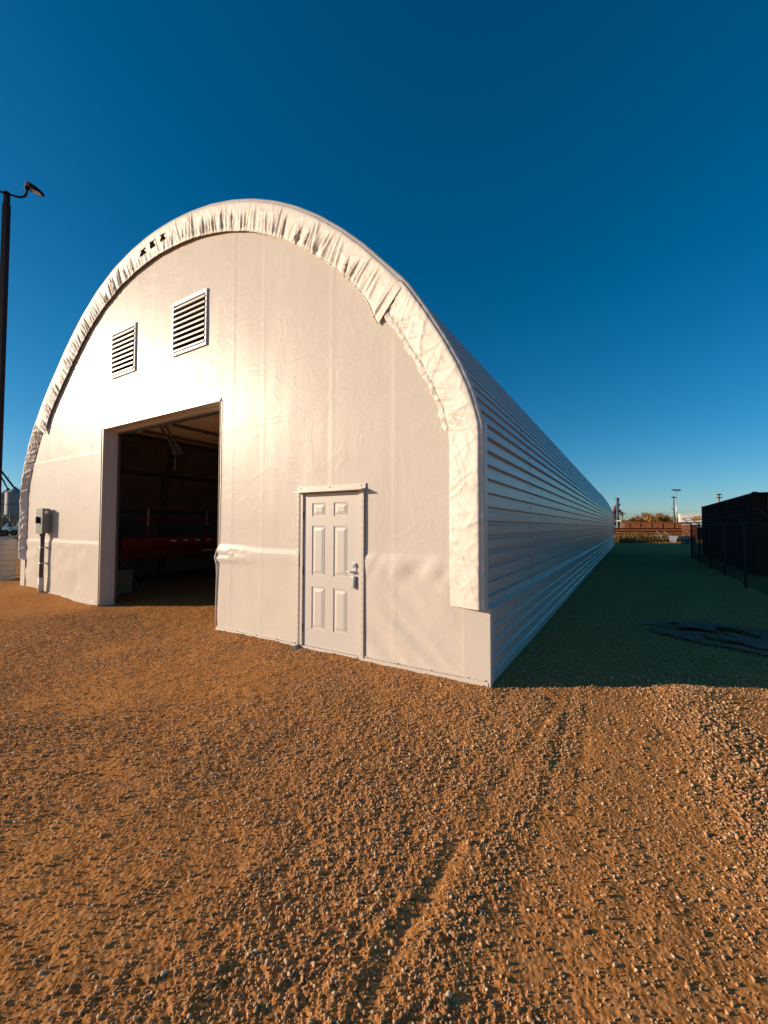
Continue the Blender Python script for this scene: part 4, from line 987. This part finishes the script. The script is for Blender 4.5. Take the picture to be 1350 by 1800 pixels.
# far fence posts with arms, lit by the sun
for k, px in enumerate((1162, 1175)):
    p = at(px, 945, 45+k*2); o = thing('far_fence_post', ('sunlit fence post with bent arm, the left one above the weeds', 'sunlit fence post with bent arm, the right one above the weeds')[k], 'fence post', (p.x, p.y, 0), 'posts above the weeds')
    mb = MB(); mb.tube([(p.x,p.y,-.1),(p.x,p.y,p.z+.25)], .05, 8); part(mb, 'post', GALV, o)
    e = Vector((p.x, p.y, p.z+.25)); mb = MB(); mb.beam(e, e-d*.45+Vector((0,0,.5)), .05, .05); part(mb, 'arm', GALV, o)
p0, p1 = at(1150, 941, 46), at(1196, 941, 47); mb = MB(); mb.tube([p0, p1], .03, 6); o = mb.build('far_fence_rail', GALV); tag(o, 'pale horizontal fence rail above the far weeds', 'fence rail')
p = at(1184, 949, 44); mb = MB(); mb.add([tuple(p+d*a+Vector((0,0,b))) for a, b in ((-.45,.45),(.42,.42),(.0,-.8),(-.2,-.85))]+[tuple(p+d*a+nrm*.03+Vector((0,0,b))) for a, b in ((-.45,.45),(.42,.42),(.0,-.8),(-.2,-.85))], [(0,3,2,1),(4,5,6,7),(0,1,5,4),(1,2,6,5),(2,3,7,6),(3,0,4,7)])
o = mb.build('torn_tarp', GALV); tag(o, 'pale grey torn tarp piece hanging on the far fence', 'tarp')

# billboard-like white trailer with orange print
d = YD; nrm = Vector((-d.y, d.x, 0)); c = at(1214, 910, 92); BB = thing('white_trailer', 'white box trailer with faded orange print beside the container outline', 'trailer', (c.x, c.y, 0))
hw, hh = 2.1, 1.0
mb = MB(); mb.obox(c, d*hw, nrm*1.0, Vector((0,0,hh))); part(mb, 'box', WHITEP, BB)
def blob(us): 
    m_ = MB(); m_.add([tuple(c-nrm*1.006+d*a+Vector((0,0,b))) for a, b in us], [tuple(range(len(us)))]); return m_
part(blob([(-1.6,-.15),(-1.0,-.05),(-1.1,-.25),(-1.7,-.28)]), 'print', ORANGE, BB)
part(blob([(-.1,-.3),(.3,-.1),(.5,.25),(.9,.1),(1.4,-.1),(1.8,-.55),(.9,-.75),(0,-.6)]), 'print', ORANGE, BB)
mb = MB(); mb.obox(Vector((c.x,c.y,c.z-hh-.12)), d*hw*.95, nrm*.9, Vector((0,0,.1))); part(mb, 'chassis', FRAME, BB)
for u in (-1.4, 1.3):
    q = Vector((c.x,c.y,.45))+d*u-nrm*.8; mb = MB(); mb.tube([q, q-nrm*.25], .45, 16); part(mb, 'wheel', RUBBER, BB)
    q2 = q+nrm*.3; mb = MB(); mb.beam(q2, (q2.x, q2.y, c.z-hh-.1), .1, .1); part(mb, 'axle_post', FRAME, BB)

d = _R0.copy(); nrm = _F0.copy()
# poles
b_ = at(1189.5, 920, 100); M_ = thing('floodlight_mast', 'tall pale floodlight mast with three lamp heads', 'light mast', (b_.x, b_.y, 0)); tz = at(1189.5, 862, 100).z
mb = MB(); mb.tube([(b_.x,b_.y,-.1),(b_.x,b_.y,tz)], [.13,.08], 10); part(mb, 'mast', GALV, M_)
mb = MB(); mb.tube([Vector((b_.x,b_.y,tz))-d*.8, Vector((b_.x,b_.y,tz))+d*.8], .05, 6); part(mb, 'crossbar', FRAME, M_)
for u in (-.75, 0, .75):
    q = Vector((b_.x,b_.y,tz+.1))+d*u; mb = MB(); mb.obox(q, d*.24-Vector((0,0,.08*u)), nrm*.3, Vector((0,0,.14))); part(mb, 'lamp_head', FRAME, M_)
def upole(px, py_top, dp, label, arms):
    b = at(px, 915, dp); z = at(px, py_top, dp).z; t = thing('utility_pole', label, 'utility pole', (b.x, b.y, 0), 'wooden utility poles')
    mb = MB(); mb.tube([(b.x,b.y,-.2),(b.x,b.y,z)], [.20,.13], 8); part(mb, 'pole', WOODM, t)
    for dz, hw_ in arms:
        mb = MB(); mb.obox((b.x,b.y-.15,z-dz), d*hw_, nrm*.06, Vector((0,0,.09))); part(mb, 'crossarm', WOODM, t)
        for u in (-.85, -.3, .3, .85):
            q = Vector((b.x,b.y-.15,z-dz+.09))+d*hw_*u; mb = MB(); mb.tube([q, q+Vector((0,0,.16))], .05, 6); part(mb, 'insulator', GALV, t)
    return b, z
b1, z1 = upole(1185, 872, 90, 'brown utility pole with one crossarm beside the floodlight mast', [(.3,.55)])
b2, z2 = upole(1265, 868, 82, 'utility pole with two crossarms rising behind the dark container', [(.15,.55),(.75,.6)])
mb = MB(); q = Vector((b1.x,b1.y,at(1185,897,90).z)); mb.tube([q, q-d*.7+Vector((0,0,.6))], .05, 6); o = part(mb, 'brace_arm', WOODM, bpy.data.objects['utility_pole'])
for k, (ya, yb, sag) in enumerate(((898, 901, .5), (903, 903, .7))):
    pts = []; A_, B_ = at(1050, ya+1, 95), at(1185, yb, 90); Cc = at(1330, yb-4, 84)
    for t in np.linspace(0, 1, 14): q = A_.lerp(B_, float(t)); pts.append(q-Vector((0,0,sag*4*t*(1-t))))
    for t in np.linspace(0, 1, 10)[1:]: q = B_.lerp(Cc, float(t)); pts.append(q-Vector((0,0,sag*4*t*(1-t))))
    mb = MB(); mb.tube(pts, .022, 4); o = mb.build('power_line', FRAME); tag(o, ('upper thin power line crossing above the trees', 'lower thin power line crossing above the trees')[k], 'power line', 'power lines')

# picker truck with red boom, drill mast and small machines at the end of the building
dp = 76
c = at(1083, 921, dp); K = thing('crane_truck', 'white truck with raised red knuckle boom behind the end of the building', 'crane truck', (c.x, c.y, 0))
mb = MB(); q = at(1081, 920, dp); mb.obox((q.x,q.y,1.9), d*.95, nrm*1.0, Vector((0,0,.75))); part(mb, 'cab', WHITEP, K)
mb = MB(); mb.obox((q.x,q.y,2.25)-nrm*1.003 if False else Vector((q.x,q.y,2.25))-nrm*1.004, d*.7, nrm*.003, Vector((0,0,.25))); part(mb, 'window', GLASS, K)
mb = MB(); mb.obox(Vector((q.x,q.y,.95))+d*.8, d*2.2, nrm*.9, Vector((0,0,.18))); part(mb, 'chassis', FRAME, K)
for u in (-.3, 2.0, 2.7):
    w_ = Vector((q.x,q.y,.5))+d*u-nrm*.8; mb = MB(); mb.tube([w_, w_-nrm*.3], .5, 16); part(mb, 'wheel', RUBBER, K)
mb = MB(); mb.beam(at(1079,903,dp), at(1085.5,888,dp), .5, .6, -nrm); mb.beam(at(1085.0,888,dp), at(1088,889,dp), .42, .5, -nrm); part(mb, 'boom', RED, K)
mb = MB(); mb.beam(at(1086.5,889,dp), at(1090.5,885.6,dp), .16, .2, -nrm); part(mb, 'boom_tip', FRAME, K)
mb = MB(); mb.beam(at(1078,903,dp), (at(1078,903,dp).x, at(1078,903,dp).y, 1.0), .4, .4, (0,1,0)); part(mb, 'column', FRAME, K)
c = at(1086.2, 918, dp-2); D_ = thing('drill_mast', 'blue grey lattice drill mast standing beside the red boom', 'drill mast', (c.x, c.y, 0)); tz = at(1085, 879, dp-2).z
for sx, sy in ((-.12,-.12),(.12,-.12),(.12,.12),(-.12,.12)):
    mb = MB(); mb.tube([Vector((c.x,c.y,0))+d*sx*1.2+nrm*sy*1.2, Vector((c.x,c.y,tz))+d*sx+nrm*sy], .06, 5); part(mb, 'leg', BLUEP, D_)
mb = MB()
for k in range(9):
    z = .4+k*(tz-.6)/9; zz2 = z+(tz-.6)/9
    for a, b in (((-1,-1),(1,-1)),((1,-1),(1,1)),((1,1),(-1,1)),((-1,1),(-1,-1))):
        mb.tube([Vector((c.x,c.y,z))+d*a[0]*.13+nrm*a[1]*.13, Vector((c.x,c.y,zz2))+d*b[0]*.13+nrm*b[1]*.13], .035, 4)
part(mb, 'bracing', BLUEP, D_)
mb = MB(); mb.obox(Vector((c.x,c.y,tz+.1)), d*.22, nrm*.2, Vector((0,0,.3))); mb.beam(Vector((c.x,c.y,tz+.3)), Vector((c.x,c.y,tz+.5))-d*.4, .1, .12); part(mb, 'crown_block', BLUEP, D_)
mb = MB(); q = at(1090, 898, dp-2); mb.obox(q, d*.12, nrm*.12, Vector((0,0,.25))); mb.beam(Vector((c.x,c.y,q.z)), q, .05, .05); part(mb, 'hanging_block', FRAME, D_)
c = at(1094, 921, dp-4); G2 = thing('loader_frame', 'tan sunlit portal frame of a loader right of the drill mast', 'loader', (c.x, c.y, 0))
zt = at(1094, 915.5, dp-4).z
mb = MB(); mb.obox((c.x,c.y,zt), d*.62, nrm*.7, Vector((0,0,.09))); part(mb, 'roof', TANP, G2)
for u in (-.55, .52):
    for v in (-.6, .6):
        mb = MB(); q = Vector((c.x,c.y,0))+d*u+nrm*v; mb.obox(q+Vector((0,0,zt/2+.25)), d*(.13 if u > 0 else .05), nrm*.07, Vector((0,0,zt/2-.34))); part(mb, 'pillar', TANP, G2)
mb = MB(); mb.obox((c.x,c.y,zt*.58), d*.42, nrm*.5, Vector((0,0,.42))); part(mb, 'cab', GLASS, G2)
mb = MB(); mb.obox((c.x,c.y,.72), d*.75, nrm*.6, Vector((0,0,.28))); part(mb, 'body', WHITEP, G2)
for u in (-.5, .5):
    q = Vector((c.x,c.y,.42))+d*u-nrm*.5; mb = MB(); mb.tube([q, q-nrm*.3], .42, 16); part(mb, 'wheel', RUBBER, G2)
c = at(1105, 923, dp-6); G3 = thing('white_implement', 'small white implement with raised bucket right of the tan frame', 'implement', (c.x, c.y, 0))
mb = MB(); mb.beam(at(1102,926,dp-6), at(1105,921,dp-6), .3, .4, -nrm); part(mb, 'arm', WHITEP, G3)
mb = MB(); mb.obox(at(1107,919.5,dp-6), d*.38, nrm*.3, Vector((0,0,.12))); part(mb, 'bucket', WHITEP, G3)
mb = MB(); q = at(1104,927,dp-6); mb.obox((q.x,q.y,.75), d*.5, nrm*.4, Vector((0,0,.4))); part(mb, 'body', FRAME, G3)
for u in (-.35,.35):
    w_ = Vector((q.x,q.y,.35))+d*u-nrm*.35; mb = MB(); mb.tube([w_, w_-nrm*.2], .35, 14); part(mb, 'wheel', RUBBER, G3)

# ------------------------------------------------------------------ far left: grain bins, machinery, road
for k, (px, dp, rad, ztop_px, lb) in enumerate(((26.5, 80, 1.55, 866, 'hopper grain bin nearest the building edge'), (13, 86, 1.55, 868, 'hopper grain bin further left, half behind the light pole'))):
    c = at(px, 900, dp); ze = at(px, ztop_px, dp).z; zb = at(px, 905, dp).z
    t = thing('grain_bin', lb, 'grain bin', (c.x, c.y, 0), 'hopper grain bins')
    pr = []; nb = 34
    for i in range(nb+1): z = zb+(ze-zb)*i/nb; pr.append((rad+(.03 if i % 2 else 0), z))
    mb = MB(); mb.lathe((c.x,c.y,0), pr, 36, True); part(mb, 'shell', BINM, t)
    mb = MB(); mb.lathe((c.x,c.y,0), [(rad+.08,ze-.05),(rad*.5,ze+.55),(.28,ze+.85),(.28,ze+1.0),(0,ze+1.05)], 36, False); part(mb, 'roof', BINM, t)
    mb = MB(); mb.lathe((c.x,c.y,0), [(rad,zb),(.25,zb-1.9),(.25,zb-2.2),(0,zb-2.2)], 30, True); part(mb, 'hopper', BINM, t)
    for i in range(6):
        a = i*math.pi/3+.3; mb = MB(); mb.tube([(c.x+rad*math.cos(a), c.y+rad*math.sin(a), -.1), (c.x+rad*math.cos(a), c.y+rad*math.sin(a), zb+.2)], .09, 6); part(mb, 'leg', FRAME, t)
    mb = MB(); mb.lathe((c.x,c.y,0), [(rad+.05,zb+(ze-zb)*.45),(rad+.10,zb+(ze-zb)*.45+.06),(rad+.05,zb+(ze-zb)*.45+.12)], 36); part(mb, 'band', FRAME, t)
    a = at(25.5 if k == 0 else 14, 858 if k == 0 else 860, dp); b = at(-14 if k == 0 else -8, 807 if k == 0 else 820, dp)
    mb = MB(); mb.tube([a, b], .17 if k == 0 else .13, 8); mb.tube([a+Vector((0,0,-.3)), a+Vector((0,0,.25))], .26, 10)
    mb.tube([a+(b-a)*.3+Vector((0,0,-.3)), a+(b-a)*.3+Vector((.3,0,.5))], .06, 5); part(mb, 'spout', DARKM, t)
c = at(18, 927, 66); I_ = thing('farm_implement', 'pale jumble of parked farm machinery below the grain bins', 'farm machine', (c.x, c.y, 0))
rr = random.Random(4)
mb = MB(); mb.obox((c.x,c.y,.8), d*1.5, nrm*.6, Vector((0,0,.1))); part(mb, 'frame', POLY, I_)
mb = MB(); mb.beam(Vector((c.x,c.y,.9))-d*1.3, Vector((c.x,c.y,2.0))-d*.4, .2, .2); mb.beam(Vector((c.x,c.y,1.3))-d*.5, Vector((c.x,c.y,1.2))+d*.9, .15, .25); mb.beam(Vector((c.x,c.y,.9))+d*.9, Vector((c.x,c.y,2.3))+d*1.25, .14, .14); part(mb, 'boom', WHITEP, I_)
mb = MB(); mb.obox(Vector((c.x,c.y,1.15))-d*.3, d*.5, nrm*.5, Vector((0,0,.3))); part(mb, 'hopper', GALV, I_)
for u in (-1.0, -.2, 1.2):
    q = Vector((c.x,c.y,.5))+d*u-nrm*.5; mb = MB(); mb.tube([q, q-nrm*.3], .48, 16); part(mb, 'wheel', RUBBER, I_)
c = at(3, 925, 70); X_ = thing('dark_machine', 'dark parked machine at the left edge below the bins', 'machine', (c.x, c.y, 0))
mb = MB(); mb.obox((c.x,c.y,1.5), d*1.0, nrm*.8, Vector((0,0,.8))); part(mb, 'body', FRAME, X_)
mb = MB(); mb.obox((c.x,c.y,2.6), d*.6, nrm*.6, Vector((0,0,.35))); part(mb, 'cab', GLASS, X_)
for u in (-.6, .6):
    q = Vector((c.x,c.y,.55))+d*u-nrm*.7; mb = MB(); mb.tube([q, q-nrm*.3], .55, 16); part(mb, 'wheel', RUBBER, X_)
c = at(10, 943, 57); dl = Vector((math.cos(YAW+.05), math.sin(YAW+.05), 0)); nl = Vector((-dl.y, dl.x, 0)); q = Vector((c.x, c.y, .03))
mb = MB(); mb.grid([[tuple(q+dl*u+nl*v+Vector((0,0,z))) for v, z in ((-4.2,-.03),(-4,.02),(0,.05),(4,.02),(4.2,-.03))] for u in np.linspace(-60, 24, 20)], False)
o = mb.build('road', mat('pale gravel road', (.30,.25,.20), .9, .2, var=.15, vscale=1.)); o['kind'] = 'structure'
